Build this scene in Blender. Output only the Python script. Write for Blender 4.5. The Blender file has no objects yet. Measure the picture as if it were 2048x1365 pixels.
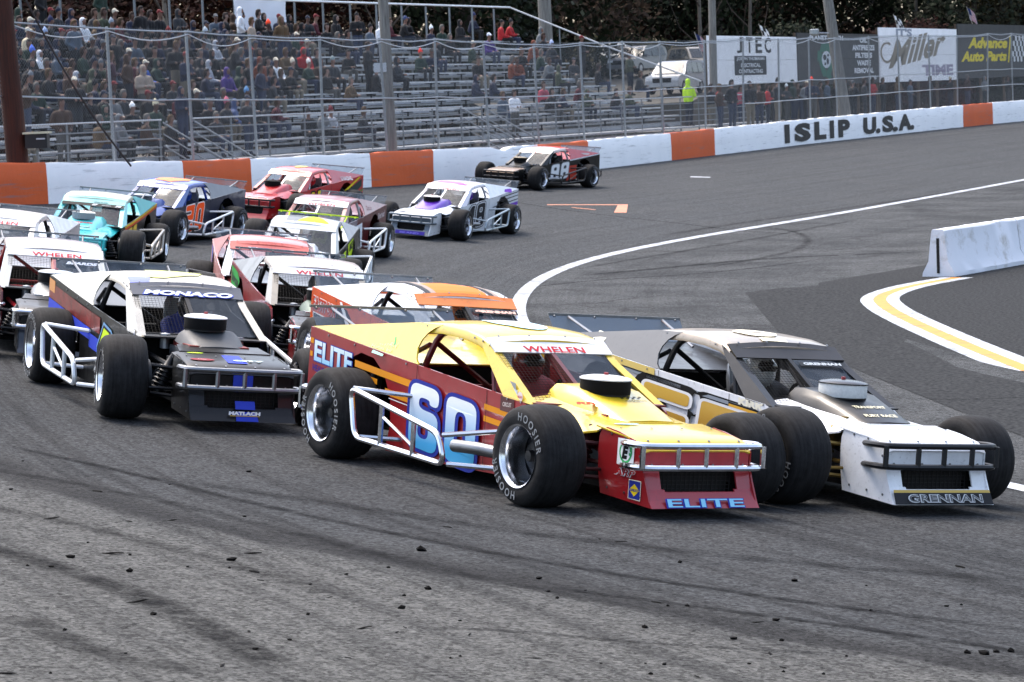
import bpy, bmesh, math, random
import numpy as np
from mathutils import Vector, Matrix
R = math.radians
PI = math.pi
random.seed(11)
sc = bpy.context.scene
COL = sc.collection

# ------------------------------------------------------------------ camera
cam = bpy.data.cameras.new('camera')
cam.sensor_width = 36.0
cam.lens = 96.68
cam.clip_start = 0.1
cam.clip_end = 3000
camo = bpy.data.objects.new('camera', cam)
COL.objects.link(camo)
cx_, cy_, cz_ = Vector((0.999195, -0.003494, -0.039968)), Vector((0.04012, 0.087016, 0.995399)), Vector((0.0, -0.996201, 0.087086))
M = Matrix((cx_, cy_, cz_)).transposed().to_4x4()
M.translation = (0, 0, 3.3)
camo.matrix_world = M
sc.camera = camo
cam.dof.use_dof = True
cam.dof.focus_distance = 19.0
cam.dof.aperture_fstop = 13.0

# ------------------------------------------------------------------ sky, sun, exposure
w = bpy.data.worlds.new('World')
sc.world = w
w.use_nodes = True
nt = w.node_tree
nt.nodes.clear()
sky = nt.nodes.new('ShaderNodeTexSky')
sky.sky_type = 'NISHITA'
sky.sun_disc = False
SUN_EL, SUN_AZ = 60.0, 322.0          # degrees; azimuth from +Y clockwise
sky.sun_elevation = R(SUN_EL)
sky.sun_rotation = R(SUN_AZ)
sky.dust_density = 4.0
sky.ozone_density = 1.0
hsv = nt.nodes.new('ShaderNodeHueSaturation')
hsv.inputs['Saturation'].default_value = 0.85
bg = nt.nodes.new('ShaderNodeBackground')
bg.inputs['Strength'].default_value = 0.15
wo = nt.nodes.new('ShaderNodeOutputWorld')
nt.links.new(sky.outputs[0], hsv.inputs['Color'])
nt.links.new(hsv.outputs[0], bg.inputs['Color'])
nt.links.new(bg.outputs[0], wo.inputs['Surface'])
sun = bpy.data.lights.new('sun', 'SUN')
sun.energy = 1.0
sun.angle = R(18)
sun.color = (1.0, 0.91, 0.82)
suno = bpy.data.objects.new('sun', sun)
COL.objects.link(suno)
sd = Vector((math.sin(R(SUN_AZ)) * math.cos(R(SUN_EL)), math.cos(R(SUN_AZ)) * math.cos(R(SUN_EL)), math.sin(R(SUN_EL))))
suno.rotation_euler = sd.to_track_quat('Z', 'Y').to_euler()
sc.view_settings.view_transform = 'Standard'
sc.view_settings.look = 'None'
sc.view_settings.exposure = 1.55
sc.view_settings.gamma = 1.0

# ------------------------------------------------------------------ materials
def lin(h):
    h = h.lstrip('#')
    o = []
    for i in (0, 2, 4):
        c = int(h[i:i + 2], 16) / 255
        o.append(c / 12.92 if c <= .04045 else ((c + .055) / 1.055) ** 2.4)
    return (*o, 1.0)

MATS = {}
def mat(name):
    m = bpy.data.materials.new(name)
    m.use_nodes = True
    n = m.node_tree.nodes
    return m, m.node_tree, n['Principled BSDF']

def pm(hexc, rough=.5, metal=0.0, coat=0.0, noise=0.0, nscale=8.0, spec=.5):
    """plain principled, optionally with mottled colour and roughness wear"""
    key = (hexc, rough, metal, coat, noise, nscale, spec)
    if key in MATS:
        return MATS[key]
    m, t, b = mat('m_' + hexc.strip('#') + '_%d' % len(MATS))
    c = lin(hexc)
    b.inputs['Base Color'].default_value = c
    b.inputs['Roughness'].default_value = rough
    b.inputs['Metallic'].default_value = metal
    b.inputs['Coat Weight'].default_value = coat
    b.inputs['Coat Roughness'].default_value = .08
    b.inputs['Specular IOR Level'].default_value = spec
    if noise:
        tc = t.nodes.new('ShaderNodeTexCoord')
        ns = t.nodes.new('ShaderNodeTexNoise')
        ns.inputs['Scale'].default_value = nscale
        ns.inputs['Detail'].default_value = 6
        ns.inputs['Roughness'].default_value = .65
        t.links.new(tc.outputs['Object'], ns.inputs['Vector'])
        mr = t.nodes.new('ShaderNodeMapRange')
        mr.inputs['From Min'].default_value = .3
        mr.inputs['From Max'].default_value = .7
        mr.inputs['To Min'].default_value = 1 - noise
        mr.inputs['To Max'].default_value = 1 + noise * .5
        t.links.new(ns.outputs['Fac'], mr.inputs['Value'])
        mx = t.nodes.new('ShaderNodeVectorMath')
        mx.operation = 'SCALE'
        mx.inputs[0].default_value = c[:3]
        t.links.new(mr.outputs[0], mx.inputs['Scale'])
        t.links.new(mx.outputs[0], b.inputs['Base Color'])
        mr2 = t.nodes.new('ShaderNodeMapRange')
        mr2.inputs['To Min'].default_value = max(.02, rough - .12)
        mr2.inputs['To Max'].default_value = min(1, rough + .18)
        t.links.new(ns.outputs['Fac'], mr2.inputs['Value'])
        t.links.new(mr2.outputs[0], b.inputs['Roughness'])
        if coat:
            # rippled sheet metal, rubber dust and scuffs
            n3 = t.nodes.new('ShaderNodeTexNoise')
            n3.inputs['Scale'].default_value = 3.2
            n3.inputs['Detail'].default_value = 2
            t.links.new(tc.outputs['Object'], n3.inputs['Vector'])
            bp = t.nodes.new('ShaderNodeBump')
            bp.inputs['Strength'].default_value = .22
            bp.inputs['Distance'].default_value = .03
            t.links.new(n3.outputs['Fac'], bp.inputs['Height'])
            t.links.new(bp.outputs[0], b.inputs['Normal'])
            t.links.new(bp.outputs[0], b.inputs['Coat Normal'])
            n4 = t.nodes.new('ShaderNodeTexNoise')
            n4.inputs['Scale'].default_value = 26
            n4.inputs['Detail'].default_value = 8
            n4.inputs['Roughness'].default_value = .8
            t.links.new(tc.outputs['Object'], n4.inputs['Vector'])
            m4 = t.nodes.new('ShaderNodeMapRange')
            m4.inputs['From Min'].default_value = .56
            m4.inputs['From Max'].default_value = .70
            m4.inputs['To Max'].default_value = .5
            t.links.new(n4.outputs['Fac'], m4.inputs['Value'])
            mk = t.nodes.new('ShaderNodeMix')
            mk.data_type = 'RGBA'
            mk.inputs[7].default_value = (.03, .028, .027, 1)
            t.links.new(m4.outputs[0], mk.inputs[0])
            t.links.new(mx.outputs[0], mk.inputs[6])
            t.links.new(mk.outputs[2], b.inputs['Base Color'])
    MATS[key] = m
    return m

def paint(h):
    return pm(h, .32, 0, .55, .14, 5.0)
def wrap(h):                     # metallic vinyl wrap
    return pm(h, .3, .75, .3, .18, 6.0)
def flat(h):                     # printed vinyl lettering
    return pm(h, .6, spec=.2)
CHROME = pm('#d8dade', .13, 1.0, 0, .1, 12)
STEEL = pm('#8d8f92', .35, 1.0, 0, .15, 10)
BLACKM = pm('#16171a', .4, .3, 0, .2, 10)
DARK = pm('#060607', .8, spec=.2)
WHITEBAR = pm('#d9dcdf', .3, .4, .3, .12, 12)
GOLD = pm('#8a7443', .35, .9, 0, .12, 12)
ALU = pm('#a9adb2', .38, .9, 0, .15, 7)
BLACKP = pm('#0a0b0d', .36, 0, .18, .2, 6, .3)
WHITE = pm('#e6e8ea', .35, 0, .4, .06, 5)

def glassmat(name, tint, alpha, rough=.08):
    m, t, b = mat(name)
    n, l = t.nodes, t.links
    n.remove(b)
    out = n['Material Output']
    tr = n.new('ShaderNodeBsdfTransparent')
    tr.inputs[0].default_value = (.93, .95, .96, 1)
    gl = n.new('ShaderNodeBsdfPrincipled')
    gl.inputs['Base Color'].default_value = lin(tint)
    gl.inputs['Roughness'].default_value = rough
    mx = n.new('ShaderNodeMixShader')
    fr = n.new('ShaderNodeFresnel')
    fr.inputs['IOR'].default_value = 1.45
    ad = n.new('ShaderNodeMath')
    ad.operation = 'ADD'
    ad.use_clamp = True
    ad.inputs[1].default_value = alpha
    tc = n.new('ShaderNodeTexCoord')
    ns = n.new('ShaderNodeTexNoise')
    ns.inputs['Scale'].default_value = 5
    ns.inputs['Detail'].default_value = 5
    l.new(tc.outputs['Object'], ns.inputs['Vector'])
    ml = n.new('ShaderNodeMath')
    ml.operation = 'MULTIPLY_ADD'
    ml.inputs[1].default_value = .35
    ml.inputs[2].default_value = -.12
    l.new(ns.outputs['Fac'], ml.inputs[0])
    a2 = n.new('ShaderNodeMath')
    a2.operation = 'ADD'
    fh_ = n.new('ShaderNodeMath')
    fh_.operation = 'MULTIPLY'
    fh_.inputs[1].default_value = .6
    l.new(fr.outputs[0], fh_.inputs[0])
    l.new(fh_.outputs[0], a2.inputs[0])
    l.new(ml.outputs[0], a2.inputs[1])
    l.new(a2.outputs[0], ad.inputs[0])
    l.new(ad.outputs[0], mx.inputs[0])
    l.new(tr.outputs[0], mx.inputs[1])
    l.new(gl.outputs[0], mx.inputs[2])
    l.new(mx.outputs[0], out.inputs[0])
    return m
GLASS = glassmat('windscreen_lexan', '#39424c', .17)
SPOILER = glassmat('spoiler_lexan', '#8d99a6', .06, .2)
CARGLASS = pm('#20262c', .08, 0, 0)

def rubbermat():
    m, t, b = mat('tyre_rubber')
    n, l = t.nodes, t.links
    tc = n.new('ShaderNodeTexCoord')
    ns = n.new('ShaderNodeTexNoise')
    ns.inputs['Scale'].default_value = 9
    ns.inputs['Detail'].default_value = 8
    ns.inputs['Roughness'].default_value = .7
    l.new(tc.outputs['Object'], ns.inputs['Vector'])
    mp = n.new('ShaderNodeMapping')                 # worn rings round the tread
    mp.inputs['Scale'].default_value = (2.5, 42, 2.5)
    l.new(tc.outputs['Object'], mp.inputs['Vector'])
    nr = n.new('ShaderNodeTexNoise')
    nr.inputs['Scale'].default_value = 1.0
    nr.inputs['Detail'].default_value = 6
    nr.inputs['Roughness'].default_value = .75
    l.new(mp.outputs[0], nr.inputs['Vector'])
    av = n.new('ShaderNodeMath')
    av.operation = 'MULTIPLY_ADD'
    av.inputs[1].default_value = 1.3
    av.inputs[2].default_value = -.65
    l.new(nr.outputs['Fac'], av.inputs[0])
    sm = n.new('ShaderNodeMath')
    sm.operation = 'ADD'
    l.new(ns.outputs['Fac'], sm.inputs[0])
    l.new(av.outputs[0], sm.inputs[1])
    cr = n.new('ShaderNodeValToRGB')
    cr.color_ramp.elements[0].position = .3
    cr.color_ramp.elements[0].color = (.0045, .0045, .005, 1)
    cr.color_ramp.elements[1].position = .75
    cr.color_ramp.elements[1].color = (.020, .020, .021, 1)
    l.new(sm.outputs[0], cr.inputs[0])
    l.new(cr.outputs[0], b.inputs['Base Color'])
    b.inputs['Roughness'].default_value = .8
    b.inputs['Specular IOR Level'].default_value = .22
    n2 = n.new('ShaderNodeTexNoise')
    n2.inputs['Scale'].default_value = 140
    n2.inputs['Detail'].default_value = 3
    l.new(tc.outputs['Object'], n2.inputs['Vector'])
    bp = n.new('ShaderNodeBump')
    bp.inputs['Strength'].default_value = .25
    bp.inputs['Distance'].default_value = .004
    l.new(n2.outputs['Fac'], bp.inputs['Height'])
    l.new(bp.outputs[0], b.inputs['Normal'])
    return m
RUBBER = rubbermat()

# ------------------------------------------------------------------ mesh helper
class MB:
    def __init__(self):
        self.v, self.f, self.m = [], [], []
    def add(self, vs, fs, mi=0):
        o = len(self.v)
        self.v += [tuple(p) for p in vs]
        self.f += [tuple(i + o for i in f) for f in fs]
        self.m += [mi] * len(fs)
        return self
    def box(self, x0, x1, y0, y1, z0, z1, mi=0, mtx=None):
        vs = [(x, y, z) for x in (x0, x1) for y in (y0, y1) for z in (z0, z1)]
        if mtx is not None:
            vs = [mtx @ Vector(p) for p in vs]
        return self.add(vs, [(0, 1, 3, 2), (4, 6, 7, 5), (0, 4, 5, 1), (2, 3, 7, 6), (0, 2, 6, 4), (1, 5, 7, 3)], mi)
    def tube(self, pts, r, n=8, closed=False, mi=0, r1=None):
        pts = [Vector(p) for p in pts]
        k = len(pts)
        rings = []
        prev = None
        for i, p in enumerate(pts):
            if closed:
                d = pts[(i + 1) % k] - pts[i - 1]
            else:
                d = pts[min(i + 1, k - 1)] - pts[max(i - 1, 0)]
            d.normalize()
            if prev is None:
                a = Vector((0, 0, 1)) if abs(d.z) < .9 else Vector((1, 0, 0))
                u = d.cross(a).normalized()
            else:
                u = (prev - d * prev.dot(d)).normalized()
            prev = u
            v = d.cross(u)
            rr = r if r1 is None else r + (r1 - r) * i / (k - 1)
            rings.append([p + (u * math.cos(2 * PI * j / n) + v * math.sin(2 * PI * j / n)) * rr for j in range(n)])
        vs = [q for ring in rings for q in ring]
        fs = []
        for i in range(k if closed else k - 1):
            a, b = i * n, ((i + 1) % k) * n
            for j in range(n):
                fs.append((a + j, a + (j + 1) % n, b + (j + 1) % n, b + j))
        if not closed:
            fs += [tuple(range(n - 1, -1, -1)), tuple((k - 1) * n + j for j in range(n))]
        return self.add(vs, fs, mi)
    def lathe(self, prof, n=24, mtx=None, mi=0, close=False, cap=True):
        """profile of (radius, height) turned about the local Z axis"""
        vs = []
        for r, h in prof:
            for j in range(n):
                p = Vector((r * math.cos(2 * PI * j / n), r * math.sin(2 * PI * j / n), h))
                vs.append(mtx @ p if mtx is not None else p)
        fs = []
        k = len(prof)
        for i in range(k if close else k - 1):
            a, b = i * n, ((i + 1) % k) * n
            for j in range(n):
                fs.append((a + j, a + (j + 1) % n, b + (j + 1) % n, b + j))
        if not close and cap:
            if prof[0][0] > 1e-4:
                fs.append(tuple(range(n - 1, -1, -1)))
            if prof[-1][0] > 1e-4:
                fs.append(tuple((k - 1) * n + j for j in range(n)))
        return self.add(vs, fs, mi)
    def slab(self, outer, inner, mi=0):
        """closed plate between two matching outlines"""
        n = len(outer)
        fs = [tuple(range(n)), tuple(range(2 * n - 1, n - 1, -1))]
        fs += [(j, j + n, (j + 1) % n + n, (j + 1) % n) for j in range(n)]
        return self.add(list(outer) + list(inner), fs, mi)
    def grid(self, P, mi=0, thick=None):
        """P: rows of points; thick: offset vector giving a closed sheet"""
        r, c = len(P), len(P[0])
        vs = [p for row in P for p in row]
        q = [(i * c + j, i * c + j + 1, (i + 1) * c + j + 1, (i + 1) * c + j) for i in range(r - 1) for j in range(c - 1)]
        if thick is None:
            return self.add(vs, q, mi)
        t = Vector(thick)
        n = r * c
        vs2 = [Vector(p) + t for p in vs]
        edge = [j for j in range(c)] + [i * c + c - 1 for i in range(1, r)] + [(r - 1) * c + j for j in range(c - 2, -1, -1)] + [i * c for i in range(r - 2, 0, -1)]
        q2 = [tuple(k + n for k in reversed(f)) for f in q]
        e = [(edge[i], edge[i] + n, edge[(i + 1) % len(edge)] + n, edge[(i + 1) % len(edge)]) for i in range(len(edge))]
        return self.add(vs + vs2, q + q2 + e, mi)
    def mesh(self, name, smooth=40):
        me = bpy.data.meshes.new(name)
        me.from_pydata([tuple(p) for p in self.v], [], self.f)
        if any(self.m):
            me.polygons.foreach_set('material_index', self.m)
        bm = bmesh.new()
        bm.from_mesh(me)
        bmesh.ops.recalc_face_normals(bm, faces=bm.faces)
        bm.to_mesh(me)
        bm.free()
        if smooth:
            me.polygons.foreach_set('use_smooth', [True] * len(me.polygons))
            me.set_sharp_from_angle(angle=R(smooth))
        me.update()
        return me

def link(name, me, mats=(), parent=None, label=None, cat=None, group=None, kind=None):
    o = bpy.data.objects.new(name, me)
    COL.objects.link(o)
    if me is not None:
        while len(me.materials) < len(mats):
            me.materials.append(None)
        for i, m in enumerate(mats):
            o.material_slots[i].link = 'OBJECT'
            o.material_slots[i].material = m
    if parent is not None:
        o.parent = parent
    for k, v in (('label', label), ('category', cat), ('group', group), ('kind', kind)):
        if v:
            o[k] = v
    return o

def put(name, mb, mats, parent=None, smooth=40, **kw):
    if not isinstance(mats, (list, tuple)):
        mats = [mats]
    return link(name, mb.mesh(name, smooth), mats, parent, **kw)

def fillet(pts, rad, n=4, closed=False):
    """round the corners of a polyline"""
    pts = [Vector(p) for p in pts]
    k = len(pts)
    out = []
    for i, p in enumerate(pts):
        if not closed and i in (0, k - 1):
            out.append(p)
            continue
        a, b = pts[i - 1], pts[(i + 1) % k]
        da, db = (a - p), (b - p)
        ra = min(rad, da.length * .45)
        rb = min(rad, db.length * .45)
        A, B = p + da.normalized() * ra, p + db.normalized() * rb
        for j in range(n + 1):
            t = j / n
            out.append((1 - t) ** 2 * A + 2 * t * (1 - t) * p + t * t * B)
    return out

# ------------------------------------------------------------------ text
TXT = {}
def text_mesh(s, bold=.02, shear=0.0, space=1.0):
    """flat outline lettering, cap height about 0.7; returns verts, tris, width"""
    key = (s, bold, shear, space)
    if key in TXT:
        return TXT[key]
    cu = bpy.data.curves.new('t', 'FONT')
    cu.body = s
    cu.offset = bold
    cu.shear = shear
    cu.space_character = space
    cu.resolution_u = 3
    cu.fill_mode = 'FRONT'
    o = bpy.data.objects.new('t', cu)
    COL.objects.link(o)
    dg = bpy.context.evaluated_depsgraph_get()
    me = bpy.data.meshes.new_from_object(o.evaluated_get(dg))
    v = [tuple(p.co) for p in me.vertices]
    f = [tuple(p.vertices) for p in me.polygons]
    bpy.data.objects.remove(o)
    bpy.data.curves.remove(cu)
    bpy.data.meshes.remove(me)
    xs = [p[0] for p in v]
    x0, x1 = min(xs), max(xs)
    v = [(p[0] - x0, p[1]) for p in v]
    TXT[key] = (v, f, x1 - x0)
    return TXT[key]

def text_part(name, s, mapf, width, height, m, parent, bold=.02, shear=0.0, slope=0.0, space=1.0, lift=0.0):
    """mapf(a, b, lift) -> point; a along the writing (0..width), b up"""
    v, f, wd = text_mesh(s, bold, shear, space)
    ys = [p[1] for p in v]
    y0, hh = min(ys), max(ys) - min(ys)
    pts = []
    for p in v:
        a = p[0] / wd * width
        b = (p[1] - y0) / hh * height + slope * a
        pts.append(mapf(a, b, lift))
    mb = MB().add(pts, f)
    me = bpy.data.meshes.new(name)
    me.from_pydata([tuple(p) for p in mb.v], [], mb.f)
    me.update()
    return link(name, me, [m], parent)

DIG = {}
def block_digit(ch):
    """outline loops of a heavy block numeral, 0.62 wide and 1 high"""
    w, t = .62, .195
    def rr(x0, y0, x1, y1):
        return [(x0, y0), (x1, y0), (x1, y1), (x0, y1)]
    full = rr(0, 0, w, 1)
    five = [(0, 0), (w, 0), (w, .64), (t, .64), (t, 1 - t), (w, 1 - t), (w, 1), (0, 1), (0, .44), (w - t, .44), (w - t, t), (t, t), (t, .30), (0, .30)]
    return {'0': [full, rr(t, t, w - t, 1 - t)], '8': [full, rr(t, t * .9, w - t, .40), rr(t, .60, w - t, 1 - t * .9)],
            '6': [[(0, 0), (w, 0), (w, .62), (t, .62), (t, 1 - t), (w - t, 1 - t), (w - t, .72), (w, .72), (w, 1), (0, 1)], rr(t, t * .9, w - t, .43)],
            '5': [five], '2': [[(w - x, y) for x, y in five]], '1': [[(.16, 0), (.42, 0), (.42, 1), (.20, 1), (.04, .84), (.04, .70), (.16, .74)]],
            '3': [[(0, 0), (w, 0), (w, 1), (0, 1), (0, 1 - t), (w - t, 1 - t), (w - t, .60), (.16, .60), (.16, .42), (w - t, .42), (w - t, t), (0, t)]],
            '4': [[(w - t, 0), (w, 0), (w, 1), (w - t, 1), (w - t, .50), (t, .50), (t, 1), (0, 1), (0, .30), (w - t, .30)]],
            '7': [[(0, 1), (w, 1), (w, .78), (.34, 0), (.10, 0), (w - t, 1 - t), (0, 1 - t)]]}[ch]
def digit_mesh(s, grow=0.0):
    key = (s, grow)
    if key in DIG:
        return DIG[key]
    cu = bpy.data.curves.new('t', 'CURVE')
    cu.dimensions = '2D'
    cu.fill_mode = 'BOTH'
    cu.offset = grow
    x = 0.0
    for ch in s:
        for lp in block_digit(ch):
            P = fillet([Vector((p[0] + x, p[1], 0)) for p in lp], (.17 if ch in '0689' else .06), 5, closed=True)
            sp = cu.splines.new('POLY')
            sp.points.add(len(P) - 1)
            for q, p in zip(sp.points, P):
                q.co = (p.x, p.y, 0, 1)
            sp.use_cyclic_u = True
        x += .78 if ch != '1' else .60
    o = bpy.data.objects.new('t', cu)
    COL.objects.link(o)
    me = bpy.data.meshes.new_from_object(o.evaluated_get(bpy.context.evaluated_depsgraph_get()))
    v = [tuple(p.co)[:2] for p in me.vertices]
    f = [tuple(p.vertices) for p in me.polygons]
    bpy.data.objects.remove(o)
    bpy.data.curves.remove(cu)
    bpy.data.meshes.remove(me)
    DIG[key] = (v, f, x - .16)
    return DIG[key]
def digit_part(name, s, mapf, width, height, m, parent, grow=0.0, shear=0.0, slope=0.0, lift=0.0):
    v, f, wd = digit_mesh(s, grow)
    P = []
    for x, y in v:
        a = x / wd * width + shear * y * height
        P.append(mapf(a, y * height + slope * a, lift))
    me = bpy.data.meshes.new(name)
    me.from_pydata([tuple(p) for p in P], [], f)
    me.update()
    return link(name, me, [m], parent)

def poly_part(name, pts, mapf, m, parent, lift=0.0, sub=False):
    if sub or name.startswith('roof'):          # follow a curved panel
        bm = bmesh.new()
        f = bm.faces.new([bm.verts.new((x, y, 0)) for x, y in pts])
        bmesh.ops.triangulate(bm, faces=[f])
        for _ in range(3):
            bmesh.ops.subdivide_edges(bm, edges=bm.edges, cuts=1, use_grid_fill=True)
        for v in bm.verts:
            v.co = mapf(v.co.x, v.co.y, lift)
        me = bpy.data.meshes.new(name)
        bm.to_mesh(me)
        bm.free()
        return link(name, me, [m], parent)
    P = [mapf(a, b, lift) for a, b in pts]
    me = bpy.data.meshes.new(name)
    me.from_pydata([tuple(p) for p in P], [], [tuple(range(len(P)))])
    me.update()
    return link(name, me, [m], parent)

def ellipse(cx, cy, rx, ry, n=20):
    return [(cx + rx * math.cos(2 * PI * i / n), cy + ry * math.sin(2 * PI * i / n)) for i in range(n)]

# ================================================================== the place: track surface
LY = np.array([-20, 0, 10, 20.8, 30, 35, 39.85, 43.5, 47.1, 51, 54.2, 56.4, 59.6, 63, 67.7, 74.8, 86.1, 120, 160])
LX = np.array([24, 14.2, 8.8, 3.76, 1.1, .3, .07, .13, .4, 1.03, 1.86, 2.7, 4.0, 5.7, 8.0, 11.2, 16.2, 31.2, 48.8])
CY = np.linspace(-20, 160, 1801)
_x = np.interp(CY, LY, LX)
_k = np.exp(-.5 * (np.arange(-60, 61) * .1 / 1.8) ** 2)
_k /= _k.sum()
_p = np.concatenate([_x[0] + (_x[0] - _x[1]) * np.arange(60, 0, -1), _x, _x[-1] + (_x[-1] - _x[-2]) * np.arange(1, 61)])
CX = np.convolve(_p, _k, 'valid')
TX = np.gradient(CX, CY)
_n = np.hypot(TX, 1)
NX, NY = -1 / _n, TX / _n                      # outward normal of the inner white line
BY = [0, 20, 30, 40, 50, 60, 76, 100, 160]
BB = [.105, .105, .128, .135, .12, .097, .076, .084, .088]

def zf(d, s):
    b = np.interp(s, BY, BB)
    return .18 + b * d if d >= 0 else max(0.0, .18 + .04 * d)
def gz(x, y):
    i = int(np.argmin((CX - x) ** 2 + (CY - y) ** 2))
    return float(zf((x - CX[i]) * NX[i] + (y - CY[i]) * NY[i], CY[i]))
def gnormal(x, y):
    e = .8
    return Vector((-(gz(x + e, y) - gz(x - e, y)) / (2 * e), -(gz(x, y + e) - gz(x, y - e)) / (2 * e), 1)).normalized()

def asphalt(name, infield=False):
    m, t, b = mat(name)
    n, l = t.nodes, t.links
    def node(ty, **kw):
        q = n.new(ty)
        for k, v in kw.items():
            setattr(q, k, v)
        return q
    def math_(op, a, bb=None, c=None, clamp=False):
        q = node('ShaderNodeMath', operation=op, use_clamp=clamp)
        for i, x in enumerate((a, bb, c)):
            if x is None:
                continue
            if isinstance(x, (int, float)):
                q.inputs[i].default_value = x
            else:
                l.new(x, q.inputs[i])
        return q.outputs[0]
    def noise(vec, scale, detail=4, rough=.6):
        q = node('ShaderNodeTexNoise')
        q.inputs['Scale'].default_value = scale
        q.inputs['Detail'].default_value = detail
        q.inputs['Roughness'].default_value = rough
        l.new(vec, q.inputs['Vector'])
        return q.outputs['Fac']
    def ss(v, a, c):
        q = node('ShaderNodeMapRange', interpolation_type='SMOOTHSTEP')
        q.inputs['From Min'].default_value = a
        q.inputs['From Max'].default_value = c
        l.new(v, q.inputs['Value'])
        return q.outputs[0]
    def mixc(f, a, c):
        q = node('ShaderNodeMix', data_type='RGBA')
        for i, x in ((0, f), (6, a), (7, c)):
            if isinstance(x, tuple):
                q.inputs[i].default_value = x
            elif isinstance(x, (int, float)):
                q.inputs[i].default_value = x
            else:
                l.new(x, q.inputs[i])
        return q.outputs[2]
    tc = node('ShaderNodeTexCoord')
    ob = tc.outputs['Object']
    uv = node('ShaderNodeUVMap', uv_map='lane').outputs[0]
    sp = node('ShaderNodeSeparateXYZ')
    l.new(uv, sp.inputs[0])
    def stretched(sx, sy):
        q = node('ShaderNodeMapping')
        q.inputs['Scale'].default_value = (sx, sy, 1)
        l.new(uv, q.inputs['Vector'])
        return q.outputs[0]
    streak = noise(stretched(.07, 3.2), 1.0, 6, .7)
    streak2 = noise(stretched(.05, .9), 1.0, 5, .6)
    fine = noise(stretched(.25, 14), 1.0, 5, .7)
    blot = noise(ob, .5, 6, .6)
    grain = noise(ob, 34, 5, .85)
    vo = node('ShaderNodeTexVoronoi')
    vo.inputs['Scale'].default_value = 58
    l.new(ob, vo.inputs['Vector'])
    if not infield:
        # worn racing groove: v2 is the distance from the groove's outer border
        uv2 = node('ShaderNodeUVMap', uv_map='groove').outputs[0]
        s2 = node('ShaderNodeSeparateXYZ')
        l.new(uv2, s2.inputs[0])
        v2 = math_('ADD', s2.outputs[1], math_('MULTIPLY_ADD', streak2, 1.1, -.55))
        g_in = ss(v2, .75, -.9)                      # 1 inside the groove
        edge = math_('MULTIPLY', ss(v2, -.62, -.12), ss(v2, .16, -.04))
        col = mixc(g_in, (.074, .0745, .0715, 1), (.038, .0402, .0425, 1))
        col = mixc(math_('MULTIPLY', edge, .8), col, (.009, .009, .010, 1))
        # rubber laid down in long streaks
        rub = ss(streak, .46, .60)
        col = mixc(math_('MULTIPLY', rub, math_('MULTIPLY_ADD', g_in, .22, .50)), col, (.013, .0135, .0145, 1))
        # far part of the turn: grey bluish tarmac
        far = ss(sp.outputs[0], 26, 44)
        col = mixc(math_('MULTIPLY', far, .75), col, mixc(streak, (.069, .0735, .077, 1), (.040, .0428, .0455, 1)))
    else:
        col = mixc(ss(blot, .3, .7), (.034, .0362, .0378, 1), (.066, .070, .0725, 1))
        rub = ss(streak, .52, .70)
        col = mixc(math_('MULTIPLY', rub, .45), col, (.018, .0185, .02, 1))
        # cracks
        dst = node('ShaderNodeMapping')
        dst.inputs['Scale'].default_value = (.10, .24, 1)
        wob = node('ShaderNodeTexNoise')
        wob.inputs['Scale'].default_value = .9
        wob.inputs['Detail'].default_value = 6
        l.new(ob, wob.inputs['Vector'])
        va = node('ShaderNodeVectorMath', operation='MULTIPLY_ADD')
        l.new(wob.outputs['Color'], va.inputs[0])
        va.inputs[1].default_value = (1.6, 1.6, 0)
        l.new(ob, va.inputs[2])
        l.new(va.outputs[0], dst.inputs['Vector'])
        vc = node('ShaderNodeTexVoronoi', feature='DISTANCE_TO_EDGE')
        vc.inputs['Scale'].default_value = 1.3
        l.new(dst.outputs[0], vc.inputs['Vector'])
        crack = ss(vc.outputs['Distance'], .012, .003)
        col = mixc(math_('MULTIPLY', crack, .6), col, (.02, .02, .021, 1))
    col = mixc(math_('MULTIPLY', ss(fine, .45, .75), .35), col, (.018, .0185, .02, 1))
    col = mixc(math_('MULTIPLY_ADD', ss(blot, .35, .75), .22, 0), col, (.068, .067, .065, 1))
    # aggregate: light and dark stone chips
    chip = math_('MULTIPLY_ADD', grain, 5.2, -2.6)
    v2n = node('ShaderNodeTexVoronoi')
    v2n.inputs['Scale'].default_value = 62
    l.new(ob, v2n.inputs['Vector'])
    w2 = node('ShaderNodeTexWhiteNoise')
    l.new(v2n.outputs['Position'], w2.inputs['Vector'])
    v3n = node('ShaderNodeTexVoronoi')
    v3n.inputs['Scale'].default_value = 27
    l.new(ob, v3n.inputs['Vector'])
    w3 = node('ShaderNodeTexWhiteNoise')
    l.new(v3n.outputs['Position'], w3.inputs['Vector'])
    chip = math_('ADD', math_('MULTIPLY', chip, .5), math_('ADD', math_('MULTIPLY_ADD', w2.outputs['Value'], 1.1, -.52), math_('MULTIPLY_ADD', w3.outputs['Value'], .6, -.29)))
    val = node('ShaderNodeHueSaturation')
    l.new(col, val.inputs['Color'])
    l.new(math_('MAXIMUM', math_('ADD', chip, 1.0), .22), val.inputs['Value'])
    spk = ss(vo.outputs['Distance'], .16, .05)
    wn = node('ShaderNodeTexWhiteNoise')
    l.new(vo.outputs['Position'], wn.inputs['Vector'])
    spk = math_('MULTIPLY', spk, math_('GREATER_THAN', wn.outputs['Value'], .74))
    col = mixc(math_('MULTIPLY', spk, .55), val.outputs[0], (.32, .31, .30, 1))
    l.new(col, b.inputs['Base Color'])
    b.inputs['Roughness'].default_value = .85
    b.inputs['Specular IOR Level'].default_value = .06
    bp = node('ShaderNodeBump')
    bp.inputs['Strength'].default_value = .55
    bp.inputs['Distance'].default_value = .012
    l.new(grain, bp.inputs['Height'])
    l.new(bp.outputs[0], b.inputs['Normal'])
    return m

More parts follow.
